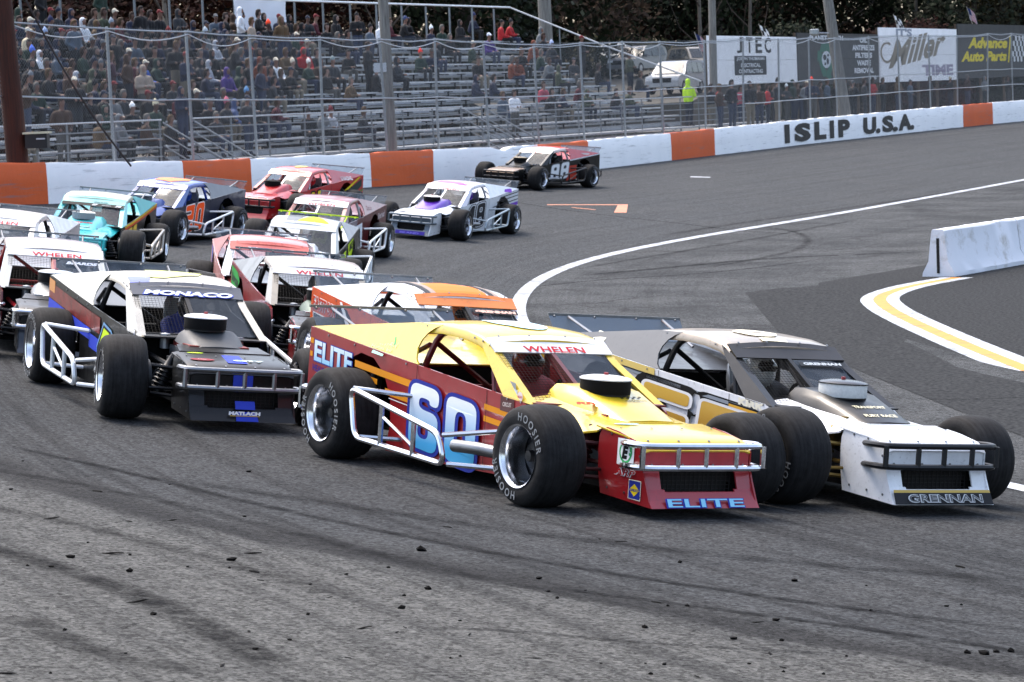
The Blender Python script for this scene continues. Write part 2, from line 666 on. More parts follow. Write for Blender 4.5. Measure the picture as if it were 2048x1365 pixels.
GRY, GRB = [8, 11, 13.15, 13.9, 15, 16.5, 19.4, 24, 30, 60, 160], [3.0, 3.7, 4.45, 5.27, 5.96, 6.5, 7.6, 8.6, 9.4, 10.5, 10.5]
def lane_sheet(name, ds, y0, y1, step, m, dz=0.0):
    idx = range(int((y0 + 20) * 10), int((y1 + 20) * 10) + 1, int(step * 10))
    P, U, V2 = [], [], []
    for i in idx:
        for d in ds:
            P.append((CX[i] + NX[i] * d, CY[i] + NY[i] * d, zf(d, CY[i]) + dz))
            U.append((CY[i], d))
            V2.append((CY[i], d - np.interp(CY[i], GRY, GRB)))
    c, r = len(ds), len(idx)
    F = [(i * c + j, i * c + j + 1, (i + 1) * c + j + 1, (i + 1) * c + j) for i in range(r - 1) for j in range(c - 1)]
    me = bpy.data.meshes.new(name)
    me.from_pydata([tuple(map(float, p)) for p in P], [], F)
    for nm, arr in (('lane', U), ('groove', V2)):
        lay = me.uv_layers.new(name=nm)
        for lp in me.loops:
            lay.data[lp.index].uv = arr[lp.vertex_index]
    bm = bmesh.new()
    bm.from_mesh(me)
    for f in bm.faces:
        if f.normal.z < 0:
            f.normal_flip()
        f.smooth = True
    bm.to_mesh(me)
    bm.free()
    return link(name, me, [m], kind='structure')

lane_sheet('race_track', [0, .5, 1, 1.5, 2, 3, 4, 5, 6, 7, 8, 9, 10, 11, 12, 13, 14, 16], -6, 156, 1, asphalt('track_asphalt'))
lane_sheet('infield', [0, -.5, -1, -2, -3, -4, -5, -6, -8, -12, -16, -20, -26, -30], -6, 156, 1, asphalt('infield_asphalt', True))

def worn_paint(name, hexc, base=(.045, .046, .048, 1), lo=.42, hi=.62, sc_=3.0):
    m, t, b = mat(name)
    n, l = t.nodes, t.links
    tc = n.new('ShaderNodeTexCoord')
    ns = n.new('ShaderNodeTexNoise')
    ns.inputs['Scale'].default_value = sc_
    ns.inputs['Detail'].default_value = 9
    ns.inputs['Roughness'].default_value = .75
    l.new(tc.outputs['Object'], ns.inputs['Vector'])
    cr = n.new('ShaderNodeMapRange')
    cr.inputs['From Min'].default_value = lo
    cr.inputs['From Max'].default_value = hi
    l.new(ns.outputs['Fac'], cr.inputs['Value'])
    mx = n.new('ShaderNodeMix')
    mx.data_type = 'RGBA'
    mx.inputs[6].default_value = lin(hexc)
    mx.inputs[7].default_value = base
    mu = n.new('ShaderNodeMath')
    mu.operation = 'MULTIPLY'
    mu.inputs[1].default_value = .75
    l.new(cr.outputs[0], mu.inputs[0])
    l.new(mu.outputs[0], mx.inputs[0])
    l.new(mx.outputs[2], b.inputs['Base Color'])
    b.inputs['Roughness'].default_value = .65
    return m
LINEW = worn_paint('line_white', '#b4b9c0', lo=.42, hi=.64)
LINEY = worn_paint('line_yellow', '#c98426', lo=.5, hi=.74)
lane_sheet('painted_inner_line', [.115, -.115], 12, 150, .5, LINEW, .006)

def ribbon(name, pts, w0, w1, z, m, kind='structure'):
    """flat painted band following a path, from offset w0 to w1"""
    P = fillet([Vector((x, y, 0)) for x, y in pts], 1.2, 8)
    a, b = [], []
    for i, p in enumerate(P):
        d = (P[min(i + 1, len(P) - 1)] - P[max(i - 1, 0)]).normalized()
        nn = Vector((-d.y, d.x, 0))
        for lst, ww in ((a, w0), (b, w1)):
            q = p + nn * ww
            lst.append((q.x, q.y, gz(q.x, q.y) + z))
    return put(name, MB().grid([a, b]), m, smooth=0, kind=kind)
PIT = [(7.6, 46.6), (6.45, 44.9), (5.72, 42.9), (5.58, 40.6), (5.6, 38.1), (5.71, 34.6), (5.86, 31.4), (6.2, 26)]
ribbon('painted_pit_line_white', PIT, -.30, -.10, .006, LINEW)
ribbon('painted_pit_line_yellow', PIT, -.098, .098, .006, LINEY)
ribbon('painted_pit_line_edge', PIT, .10, .30, .006, LINEW)
# newer, darker asphalt patch in the infield
m_patch, t_, b_ = mat('patch_asphalt')
_tc = t_.nodes.new('ShaderNodeTexCoord')
_ns = t_.nodes.new('ShaderNodeTexNoise')
_ns.inputs['Scale'].default_value = 22
_ns.inputs['Detail'].default_value = 6
t_.links.new(_tc.outputs['Object'], _ns.inputs['Vector'])
_cr = t_.nodes.new('ShaderNodeValToRGB')
_cr.color_ramp.elements[0].position = .35
_cr.color_ramp.elements[0].color = (.008, .0085, .0095, 1)
_cr.color_ramp.elements[1].position = .7
_cr.color_ramp.elements[1].color = (.047, .049, .050, 1)
t_.links.new(_ns.outputs['Fac'], _cr.inputs[0])
t_.links.new(_cr.outputs[0], b_.inputs['Base Color'])
b_.inputs['Roughness'].default_value = .85
b_.inputs['Specular IOR Level'].default_value = .06
_pts = [(3.82, 44.6), (7.6, 50.15), (11.5, 55.5), (22, 52), (24, 30), (4.6, 24), (3.56, 35.7)]
me = bpy.data.meshes.new('asphalt_patch')
bm = bmesh.new()
_f = bm.faces.new([bm.verts.new((x, y, 0)) for x, y in _pts])
bmesh.ops.triangulate(bm, faces=[_f])
bmesh.ops.subdivide_edges(bm, edges=bm.edges, cuts=12, use_grid_fill=True)
for v_ in bm.verts:
    v_.co.z = gz(v_.co.x, v_.co.y) + .004
bmesh.ops.recalc_face_normals(bm, faces=bm.faces)
bm.to_mesh(me)
bm.free()
link('asphalt_patch', me, [m_patch], kind='structure')

# rubber laid down by single tyres, and open cracks
def markmat(name, dens, sc_):
    m, t, b = mat(name)
    n, l = t.nodes, t.links
    b.inputs['Base Color'].default_value = (.007, .007, .008, 1)
    b.inputs['Roughness'].default_value = .85
    b.inputs['Specular IOR Level'].default_value = .05
    tr = n.new('ShaderNodeBsdfTransparent')
    mx = n.new('ShaderNodeMixShader')
    tc = n.new('ShaderNodeTexCoord')
    ns = n.new('ShaderNodeTexNoise')
    ns.inputs['Scale'].default_value = sc_
    ns.inputs['Detail'].default_value = 9
    ns.inputs['Roughness'].default_value = .75
    l.new(tc.outputs['Object'], ns.inputs['Vector'])
    uv = n.new('ShaderNodeUVMap')
    uv.uv_map = 'band'
    sp = n.new('ShaderNodeSeparateXYZ')
    l.new(uv.outputs[0], sp.inputs[0])
    pp = n.new('ShaderNodeMath')
    pp.operation = 'PINGPONG'
    pp.inputs[1].default_value = .5
    l.new(sp.outputs[1], pp.inputs[0])
    e1 = n.new('ShaderNodeMapRange')
    e1.interpolation_type = 'SMOOTHSTEP'
    e1.inputs['From Max'].default_value = .45
    l.new(pp.outputs[0], e1.inputs['Value'])
    p2 = n.new('ShaderNodeMath')
    p2.operation = 'PINGPONG'
    p2.inputs[1].default_value = .5
    l.new(sp.outputs[0], p2.inputs[0])
    e2 = n.new('ShaderNodeMapRange')
    e2.interpolation_type = 'SMOOTHSTEP'
    e2.inputs['From Max'].default_value = .2
    l.new(p2.outputs[0], e2.inputs['Value'])
    mr = n.new('ShaderNodeMapRange')
    mr.inputs['From Min'].default_value = .34
    mr.inputs['From Max'].default_value = .62
    mr.inputs['To Max'].default_value = dens
    l.new(ns.outputs['Fac'], mr.inputs['Value'])
    q1 = n.new('ShaderNodeMath')
    q1.operation = 'MULTIPLY'
    l.new(mr.outputs[0], q1.inputs[0])
    l.new(e1.outputs[0], q1.inputs[1])
    q2 = n.new('ShaderNodeMath')
    q2.operation = 'MULTIPLY'
    l.new(q1.outputs[0], q2.inputs[0])
    l.new(e2.outputs[0], q2.inputs[1])
    l.new(q2.outputs[0], mx.inputs[0])
    l.new(tr.outputs[0], mx.inputs[1])
    l.new(b.outputs[0], mx.inputs[2])
    l.new(mx.outputs[0], n['Material Output'].inputs[0])
    return m
MK = [markmat('rubber_mark', .8, 6), markmat('rubber_mark_faint', .5, 5), markmat('crack_line', 1.0, 9)]
def mark(name, pts, wd, mi, z):
    P = [Vector((x, y, 0)) for x, y in pts]
    for _ in range(3):
        Q = [P[0]]
        for i in range(len(P) - 1):
            Q += [P[i].lerp(P[i + 1], .25), P[i].lerp(P[i + 1], .75)]
        P = Q + [P[-1]]
    rows_ = [[], [], []]
    for i, p in enumerate(P):
        dd = (P[min(i + 1, len(P) - 1)] - P[max(i - 1, 0)]).normalized()
        nn = Vector((-dd.y, dd.x, 0))
        for r_, ww in zip(rows_, (-.5, 0, .5)):
            q = p + nn * ww * wd
            r_.append((q.x, q.y, gz(q.x, q.y) + z))
    o = put(name, MB().grid(rows_), MK[mi], smooth=0, kind='structure')
    me = o.data
    lay = me.uv_layers.new(name='band')
    nP = len(P)
    for lp in me.loops:
        k = lp.vertex_index
        lay.data[lp.index].uv = ((k % nP) / (nP - 1), (k // nP) * .5)
for i, (pts, wd, mi) in enumerate([
        ([(-2.89, 14.32), (-2.29, 13.54), (-1.72, 12.58), (-1.33, 11.71), (-.98, 10.83)], .30, 0),
        ([(-3.85, 19.66), (-2.43, 18.08), (-1.32, 16.47), (-.11, 14.98), (1.16, 13.86), (2.51, 13.05)], .16, 0),
        ([(-3.55, 18.04), (-2.47, 17.18), (-1.51, 15.84), (-.37, 14.16), (.61, 13.06)], .22, 1),
        ([(-2.26, 18.02), (-1.05, 17.04), (.18, 16.0), (1.57, 15.31), (2.91, 15.11)], .34, 1),
        ([(-3.17, 16.07), (-2.34, 15.18), (-1.53, 14.07), (-.82, 12.93)], .25, 1),
        ([(-.55, 12.14), (-.05, 12.22), (.56, 12.02), (1.44, 12.04)], .05, 2),
        ([(.12, 13.77), (.87, 13.33), (1.66, 12.84), (2.35, 12.35)], .12, 0),
        ([(1.29, 48.67), (3.07, 50.87), (4.77, 53.02), (6.74, 54.21), (8.39, 54.08)], .35, 0),
        ([(5.62, 63.66), (6.45, 61.75), (6.48, 58.75), (5.91, 55.71), (4.62, 52.61), (3.3, 50.2)], .28, 1),
        ([(.34, 45.86), (1.57, 47.66), (3.59, 49.15), (5.99, 52.85)], .12, 2),
        ([(-.16, 68.17), (1.61, 65.09), (4.39, 62.76), (6.42, 60.39)], .12, 2),
        ([(3.12, 27.97), (3.77, 28.17), (4.43, 27.84), (5.31, 28.14)], .05, 2),
        ([(3.2, 59.41), (5.5, 64.2), (9.8, 72.3), (18.2, 90.5)], .30, 1),
        ([(-2.2, 11.91), (-1.87, 11.17), (-1.58, 10.88), (-1.27, 10.61)], .30, 1),
        ([(1.2, 50.2), (2.6, 53.5), (4.6, 57.5), (8.5, 66)], .25, 1)]):
    mark('tyre_mark' if mi < 2 else 'pavement_crack', pts, wd, mi, .004 + .0012 * (i % 4))

# orange painted wedge on the track
OR_P = worn_paint('mark_orange', '#c4805c', lo=.45, hi=.7)
def flatpoly(name, pts, m, dz=.006):
    return put(name, MB().add([(x, y, gz(x, y) + dz) for x, y in pts], [tuple(range(len(pts)))]), m, smooth=0, kind='structure')
flatpoly('painted_orange_mark', [(1.0, 66.98), (2.75, 68.05), (2.55, 65.5), (2.85, 65.6), (3.02, 68.45), (.98, 67.2)], OR_P)
flatpoly('painted_orange_dash', [(1.55, 66.4), (2.12, 65.95), (2.14, 66.12), (1.6, 66.52)], OR_P, .012)
flatpoly('painted_white_mark', [(5.5, 82.0), (6.1, 82.1), (6.15, 82.5), (5.55, 82.45)], LINEW)

# ground beyond the wall, out to the horizon
m_ground = pm('#4c4a46', .9, 0, 0, .35, .4)
put('ground', MB().grid([[(-900, -300, -.12), (900, -300, -.12)], [(-900, 1500, -.12), (900, 1500, -.12)]]), m_ground, smooth=0, kind='structure')

# ------------------------------------------------------------------ concrete wall
WCO = [1.0275362013614827e-05, -0.0032671465394328203, 0.769689974384949, -45.24189611945361]
_wy = np.linspace(36, 178, 5681)
_wx = np.polyval(WCO, _wy)
_wa = np.concatenate([[0], np.cumsum(np.hypot(np.diff(_wx), np.diff(_wy)))])
_wa -= np.interp(57.9, _wy, _wa)
def wall_at(a, off=0.0):
    """point on the wall's track face at arc length a, off metres behind it; also tangent angle"""
    y = float(np.interp(a, _wa, _wy))
    x = float(np.interp(a, _wa, _wx))
    d = float(np.polyval(np.polyder(WCO), y))
    nl = math.hypot(1, d)
    return Vector((x - off / nl, y + off * d / nl, 0)), Vector((d / nl, 1 / nl, 0)), Vector((-1 / nl, d / nl, 0))
def wall_h(a):
    return float(np.interp(a, [0, 40, 90], [.87, .91, 1.05]))
def wall_zb(a):
    p, _, _ = wall_at(a)
    return gz(p.x, p.y)
def wall_top(a):
    return wall_zb(a) + wall_h(a)

# earth bank behind the wall
_A = np.arange(-16, 118, 4)
put('verge_ground', MB().grid([[tuple(wall_at(a, o)[0] + Vector((0, 0, 1.15 if o < 30 else 1.0))) for a in _A] for o in (.2, 6, 14, 30, 120, 500)]),
    pm('#514d47', .95, 0, 0, .4, .8), smooth=0, kind='structure')

def wallpaint(name, hexc, dirt):
    m, t, b = mat(name)
    n, l = t.nodes, t.links
    tc = n.new('ShaderNodeTexCoord')
    def nz(scale, det=7, r=.65, mp=None):
        q = n.new('ShaderNodeTexNoise')
        q.inputs['Scale'].default_value = scale
        q.inputs['Detail'].default_value = det
        q.inputs['Roughness'].default_value = r
        if mp:
            k = n.new('ShaderNodeMapping')
            k.inputs['Scale'].default_value = mp
            l.new(tc.outputs['Object'], k.inputs['Vector'])
            l.new(k.outputs[0], q.inputs['Vector'])
        else:
            l.new(tc.outputs['Object'], q.inputs['Vector'])
        return q.outputs['Fac']
    def rng(v, a, c):
        q = n.new('ShaderNodeMapRange')
        q.inputs['From Min'].default_value = a
        q.inputs['From Max'].default_value = c
        l.new(v, q.inputs['Value'])
        return q.outputs[0]
    def mix(f, a, c, k):
        q = n.new('ShaderNodeMix')
        q.data_type = 'RGBA'
        mm = n.new('ShaderNodeMath')
        mm.operation = 'MULTIPLY'
        mm.inputs[1].default_value = k
        l.new(f, mm.inputs[0])
        l.new(mm.outputs[0], q.inputs[0])
        if isinstance(a, tuple):
            q.inputs[6].default_value = a
        else:
            l.new(a, q.inputs[6])
        q.inputs[7].default_value = c
        return q.outputs[2]
    c = mix(rng(nz(.9), .4, .75), lin(hexc), lin(dirt), .45)
    c = mix(rng(nz(3, mp=(.25, .25, 5)), .57, .68), c, (.16, .16, .17, 1), .5)      # long scuffs
    c = mix(rng(nz(14), .68, .78), c, (.12, .115, .11, 1), .6)                       # chips
    l.new(c, b.inputs['Base Color'])
    b.inputs['Roughness'].default_value = .7
    bp = n.new('ShaderNodeBump')
    bp.inputs['Strength'].default_value = .5
    bp.inputs['Distance'].default_value = .03
    l.new(nz(5, 9, .7), bp.inputs['Height'])
    l.new(bp.outputs[0], b.inputs['Normal'])
    return m
W_WHITE = wallpaint('wall_white', '#f6f7f8', '#dfe2e6')
W_OR = wallpaint('wall_orange', '#d2591c', '#b84a1c')
rw = random.Random(4)
wall = link('track_wall', None, label='low concrete wall painted white with orange blocks along the outside of the turn', cat='wall')
BL = [(-14, -9, 0), (-9, 0, 1), (0, 5.29, 0), (5.29, 8.28, 1), (8.28, 14.35, 0), (14.35, 18.03, 1), (18.03, 25.16, 0), (25.16, 29.04, 1), (29.04, 36.45, 0), (36.45, 40.91, 1), (40.91, 76.85, 0), (76.85, 82.48, 1), (82.48, 112, 0)]
for a0, a1, orange in BL:
    k = max(2, int((a1 - a0) / .45))
    rows = []
    for i in range(k + 1):
        a = a0 + (a1 - a0) * i / k
        p, tg, nn = wall_at(a)
        zb = gz(p.x, p.y)
        h = wall_h(a) + rw.uniform(-.015, .015) - (.12 * math.exp(-((a - 22.6) / .5) ** 2))
        j = rw.uniform(-.012, .012)
        e = .006 if orange else 0.0
        prof = [(-e + j, -.4), (-e + j, h * .5), (-e - j * .5, h - .05), (.03, h), (.27, h - .005), (.30, h - .04), (.30, -.4)]
        rows.append([p + nn * o + Vector((0, 0, zb + z)) for o, z in prof])
    mb = MB().grid(rows)
    n0 = len(rows[0])
    mb.f += [tuple(range(n0)), tuple(range(k * n0, (k + 1) * n0))]
    mb.m += [0, 0]
    put('wall_block', mb, W_OR if orange else W_WHITE, wall, 50, label='orange painted block of the wall' if orange else None)
def on_wall(a0, z0, scale=1.0):
    def f(a, b, lift):
        p, tg, nn = wall_at(a0 + a)
        zb = gz(p.x, p.y)
        return p - nn * (.02 + lift) + Vector((0, 0, zb + z0 + b))
    return f
LETTER = worn_paint('wall_lettering', '#17181b', (.45, .46, .48, 1), .6, .8, 6)
for s_, a0, wd in (('I', 49.0, .65), ('S', 50.3, 2.1), ('L', 52.9, 1.6), ('I', 55.0, .6), ('P', 56.2, 1.7), ('U.', 59.9, 2.6), ('S.', 62.8, 2.5), ('A.', 65.4, 2.6)):
    text_part('lettering', s_, on_wall(a0, .12), wd, .70, LETTER, wall, .06)

# ------------------------------------------------------------------ catch fence
GALV = pm('#9da2a6', .45, .6, 0, .2, 6)
WIRE = pm('#62686c', .6, .3)
fence = link('catch_fence', None, label='tall chain link catch fence on leaning galvanised posts behind the painted wall', cat='fence')
POSTS = [-11.5, -8.4, -5.3, -2.29, .33, 3.79, 7.11, 10.1, 13.41, 17.05, 20.17, 23.57, 27.24, 30.89, 34.49, 38.14, 42.49, 46.72, 51.12, 55.3, 59.16, 64.11, 69.0, 74.23, 79.09, 84.89, 90.0, 96, 102, 108]
rf = random.Random(9)
FB, FT = [], []
for a in POSTS:
    p, tg, nn = wall_at(a, .85)
    zt = wall_top(a)
    lean = rf.uniform(.10, .26)
    base = p + Vector((0, 0, zt - .9))
    top = p - tg * lean - nn * rf.uniform(.0, .15) + Vector((0, 0, zt + float(np.interp(a, [0, 40, 90], [3.02, 3.05, 3.4])) + rf.uniform(-.05, .05)))
    put('post', MB().tube([base, base * .5 + top * .5 + tg * rf.uniform(-.02, .02), top], .036, 8), GALV, fence)
    t_b = (.9 / (top.z - base.z))
    FB.append(base.lerp(top, t_b) - nn * .05)
    FT.append(top - nn * .05)
for nm, fr, sag in (('top_rail', .985, .05), ('middle_rail', .47, .03), ('lower_rail', .24, .02)):
    for i in range(len(POSTS) - 1):
        if nm == 'lower_rail' and POSTS[i] < 45:
            continue
        A, B = FB[i].lerp(FT[i], fr), FB[i + 1].lerp(FT[i + 1], fr)
        mid = A.lerp(B, .5) + Vector((0, 0, -sag * rf.uniform(.2, 1.4)))
        put('rail', MB().tube([A, A.lerp(mid, .5), mid, mid.lerp(B, .5), B], .021, 6), GALV, fence)
mb = MB()
for i in range(len(POSTS) - 1):
    b0, b1, t0, t1 = FB[i], FB[i + 1], FT[i], FT[i + 1]
    Lw, Hh = (b1 - b0).length, (t0 - b0).length
    def pt(x, z):
        return b0.lerp(b1, x / Lw).lerp(t0.lerp(t1, x / Lw), z / Hh)
    st = .088
    for sgn in (1, -1):
        c = -Hh if sgn == 1 else 0.0
        while c < (Lw if sgn == 1 else Lw + Hh):
            if sgn == 1:
                x0, z0, x1, z1 = c, 0, c + Hh, Hh
            else:
                x0, z0, x1, z1 = c, 0, c - Hh, Hh
            # clip to the bay
            ts = [0, 1]
            dx = x1 - x0
            ta, tb = (0 - x0) / dx, (Lw - x0) / dx
            lo, hi = max(0, min(ta, tb)), min(1, max(ta, tb))
            if hi - lo > .01:
                P, Q = pt(x0 + dx * lo, z0 + (z1 - z0) * lo), pt(x0 + dx * hi, z0 + (z1 - z0) * hi)
                d = (Q - P).normalized()
                u_ = d.cross(Vector((0, 0, 1))).normalized() * .0023
                v_ = d.cross(u_).normalized() * .0023
                o = len(mb.v)
                for q in (P, Q):
                    mb.v += [tuple(q + u_), tuple(q - u_ * .5 + v_ * .87), tuple(q - u_ * .5 - v_ * .87)]
                mb.f += [(o, o + 1, o + 4, o + 3), (o + 1, o + 2, o + 5, o + 4), (o + 2, o, o + 3, o + 5)]
                mb.m += [0, 0, 0]
            c += st
me = bpy.data.meshes.new('wire_mesh')
me.from_pydata(mb.v, [], mb.f)
link('wire_mesh', me, [WIRE], fence, kind='stuff')
# slack cable strung along the fence top
cab = []
for i in range(4, len(POSTS) - 1):
    sg = rf.uniform(.03, .26)
    for t in np.arange(0, 1, .125):
        p = FT[i].lerp(FT[i + 1], float(t))
        cab.append(p + Vector((0, 0, -.10 - sg * math.sin(PI * t))))
put('cable', MB().tube(cab, .014, 5), pm('#b9bec2', .5), fence)

# ------------------------------------------------------------------ grandstand
U2, N2, F0 = Vector((.412, .911, 0)), Vector((-.911, .412, 0)), Vector((-12.37, 59.14, 0))
RUN, RISE, Z0, NR = .62, .30, 2.1, 11
S0, S1 = -1.0, 47.3
def st(s, o, z):
    return F0 + U2 * s + N2 * o + Vector((0, 0, z))
PLANK = pm('#b3b8bc', .5, .15, 0, .25, 2.2)
PLANK2 = pm('#989da2', .55, .1, 0, .28, 2.0)
RAILM = pm('#b2b7bb', .5, .3, 0, .15, 5)
RAILD = pm('#777d81', .55, .2, 0, .2, 5)
stand = link('grandstand', None, label='aluminium bleacher grandstand behind the fence, filled with spectators on the left', cat='grandstand')
def plank(name, s0, s1, o, z, wdt, th, m, rnd):
    dz = rnd.uniform(-.006, .006)
    P = [[st(s0, o, z + dz), st(s0, o + wdt, z + dz)], [st(s1, o, z + dz), st(s1, o + wdt, z + dz)]]
    put(name, MB().grid(P, thick=(0, 0, -th)), m, stand, 0)
rg = random.Random(3)
for k in range(NR):
    s = S0 + (k * .7 if k else 0)
    while s < S1 - .1:
        e = min(s + 5.8, S1)
        if S1 - e < 1.2:
            e = S1
        plank('seat_plank', s + .012, e - .012, .6 + RUN * k + .03, Z0 + RISE * k + .43, .26, .05, PLANK, rg)
        plank('foot_plank', s + .012, e - .012, .6 + RUN * k - .44, Z0 + RISE * k, .42, .05, PLANK2, rg)
        plank('riser_plank', s + .012, e - .012, .6 + RUN * k - .005, Z0 + RISE * k + .14, .02, .12, PLANK2, rg)
        s = e
mb = MB()
for k in range(NR):
    s = S0 + .6
    while s < S1:
        o, z = .6 + RUN * k, Z0 + RISE * k
        for A, B, h in ((st(s, o + .14, z), st(s + .04, o + .18, z + .385), 0), (st(s - .10, o + .05, z + .345), st(s + .14, o + .27, z + .377), 0)):
            d = B - A
            du, dn = d.dot(U2), d.dot(N2)
            vs = [A + U2 * (du * i) + N2 * (dn * j) + Vector((0, 0, d.z * q)) for i in (0, 1) for j in (0, 1) for q in (0, 1)]
            mb.add(vs, [(0, 1, 3, 2), (4, 6, 7, 5), (0, 4, 5, 1), (2, 3, 7, 6), (0, 2, 6, 4), (1, 5, 7, 3)])
        s += 1.85
put('bracket', mb, DARK, stand, 0, kind='stuff')
s = S0
while s <= S1 + .01:                     # raked frames below the planks
    mb = MB()
    mb.tube([st(s, .2, Z0 - .08), st(s, .6 + RUN * (NR - 1) + .3, Z0 + RISE * (NR - 1) - .08)], .05, 6)
    for o in (.3, 2.6, 4.9, 7.0):
        mb.tube([st(s, o, 1.1), st(s, o, Z0 - .08 + RISE * (o - .4) / RUN)], .04, 6)
    put('support_frame', mb, RAILD, stand)
    s += 3.9
GAPS = [(9.2, 10.7), (26.5, 28.0)]
def rail_run(s0, s1, o, z, hs, first=True):
    for i, h in enumerate(hs):
        put('guard_rail', MB().tube([st(s0, o, z + h), st((s0 + s1) / 2, o, z + h + rg.uniform(-.01, .01)), st(s1, o, z + h)], .026 if i == 0 else .02, 6), RAILM if i == 0 else RAILD, stand)
    k = max(1, round((s1 - s0) / 1.9))
    for i in range(k + 1):
        ss_ = s0 + (s1 - s0) * i / k
        put('rail_post', MB().tube([st(ss_, o + .045, z - .35), st(ss_, o + .045, z + hs[0])], .027, 6), RAILD, stand)
edges = [S0] + [x for g in GAPS for x in g] + [S1 + 7.5]
for i in range(0, len(edges), 2):
    rail_run(edges[i], edges[i + 1], -.25, Z0, (1.07, .84, .62, .4, .18))
for g0, g1 in GAPS:                         # steps down to the walkway, with handrails
    for q in (g0, g1):
        for i, h in enumerate((1.0, .72, .44)):
            put('stair_rail', MB().tube([st(q, -.3, Z0 + h), st(q + .1, -1.9, Z0 - .95 + h)], .024 if i == 0 else .018, 6), RAILD, stand)
        put('rail_post', MB().tube([st(q + .1, -1.9, 1.1), st(q + .1, -1.9, Z0 + .05)], .026, 6), RAILD, stand)
    for i in range(5):
        P = [[st(g0 + .05, -.35 - .32 * i, Z0 - .19 * i), st(g0 + .05, -.62 - .32 * i, Z0 - .19 * i)], [st(g1 - .05, -.35 - .32 * i, Z0 - .19 * i), st(g1 - .05, -.62 - .32 * i, Z0 - .19 * i)]]
        put('stair_tread', MB().grid(P, thick=(0, 0, -.04)), PLANK2, stand, 0)
P = [[st(S0, -.45, Z0), st(S0, .14, Z0)], [st(S1 + 7.5, -.45, Z0), st(S1 + 7.5, .14, Z0)]]
put('walkway', MB().grid(P, thick=(0, 0, -.06)), PLANK2, stand, 0)
# front skirt boards below the walkway
for i, z in enumerate((1.95, 1.65, 1.35)):
    put('skirt_board', MB().grid([[st(S0, -.35, z), st(S1, -.35, z)], [st(S0, -.35, z - .22), st(S1, -.35, z - .22)]], thick=tuple(N2 * .03)), PLANK2, stand, 0)
OB = .6 + RUN * (NR - 1) + .55
ZB = Z0 + RISE * (NR - 1)
put('back_rail', MB().tube([st(4, OB, ZB + 1.66), st(25, OB, ZB + 1.69), st(S1, OB, ZB + 1.72)], .035, 8), pm('#d3d7da', .3, .6, 0, .1, 5), stand)
s = 5.0
while s < S1 + .1:
    put('back_post', MB().tube([st(s, OB + .06, ZB - 1.0), st(s, OB + .06, ZB + 1.66)], .04, 6), RAILD, stand)
    s += 1.95
put('end_rail', MB().tube([st(S1, OB, ZB + 1.72), st(S1, 3.5, Z0 + 3.1), st(S1 + .1, -.25, Z0 + 1.62)], .03, 8), RAILM, stand)
for o in (OB - 2, OB - 4, OB - 6):
    zr = Z0 + 1.62 + (ZB + 1.72 - Z0 - 1.62) * (o + .25) / (OB + .25)
    put('end_post', MB().tube([st(S1 + .05, o, 1.2), st(S1 + .05, o, zr)], .028, 6), RAILD, stand)

# ================================================================== the race cars
def YS(x):
    return float(np.interp(x, [-2.2, -.9, .0, .5, .9], [.665, .64, .605, .575, .545]))
def ZBELT(x):
    return .913 + (x + 2.18) * (.632 - .913) / 2.86
def ZROOF(x):
    return float(np.interp(x, [-2.18, -.86, -.5, -.2, .0, .12], [.925, 1.040, 1.058, 1.045, 1.015, .975]))
def YSAIL(x, z):
    t = (z - ZBELT(x)) / (1.05 - ZBELT(x))
    return YS(x) * (1 - t) + .49 * t
def f_sideR(x0, z0):
    return lambda a, b, l: Vector((x0 + a, -YS(x0 + a) - .003 - l, z0 + b))
def f_sideL(x0, z0):
    return lambda a, b, l: Vector((x0 - a, YS(x0 - a) + .003 + l, z0 + b))
def f_sailR(x0, z0):
    return lambda a, b, l: Vector((x0 + a, -YSAIL(x0 + a, z0 + b) - .003 - l, z0 + b))
def f_sailL(x0, z0):
    return lambda a, b, l: Vector((x0 - a, YSAIL(x0 - a, z0 + b) + .003 + l, z0 + b))
def f_front(p0, up, y0):
    """plane facing forward: p0 (x,z) at b=0, up (dx,dz) unit; writing runs from the car's right to its left"""
    nx, nz = up[1], -up[0]
    if nx < 0:
        nx, nz = -nx, -nz
    return lambda a, b, l: Vector((p0[0] + up[0] * b + nx * (.003 + l), y0 + a, p0[1] + up[1] * b + nz * (.003 + l)))
def unit(dx, dz):
    k = math.hypot(dx, dz)
    return dx / k, dz / k
UP_VAL = unit(1.985 - 2.115, .335 - .085)
UP_VIS = unit(.10 - .215, 1.0 - .925)
UP_WIND = unit(.215 - .70, .925 - .645)
UP_HOOD = unit(.80 - 1.42, .705 - .565)
UP_NOSE = unit(1.45 - 1.9, .553 - .508)
def f_roof(x0, y0, along='x'):
    if along == 'x':     # read from the right-hand side
        return lambda a, b, l: Vector((x0 + a, y0 + b, ZROOF(x0 + a) + .032 * (1 - ((y0 + b) / .49) ** 2) + .006 + l))
    return lambda a, b, l: Vector((x0 - b, y0 + a, ZROOF(x0 - b) + .032 * (1 - ((y0 + a) / .49) ** 2) + .006 + l))

def f_scoop(x0, y0):
    return lambda a, b, l: Vector((x0 - b * .95, y0 + a, float(np.interp(x0 - b * .95, [.60, .72, .95, 1.20, 1.44], [.745, .752, .728, .655, .574])) + .0085 + l))
SH = {}
def shared(key, fn, smooth=40):
    if key not in SH:
        SH[key] = fn().mesh(key, smooth)
    return SH[key]

def mir(pts, s):
    return [(p[0], p[1] * s, p[2]) for p in pts]

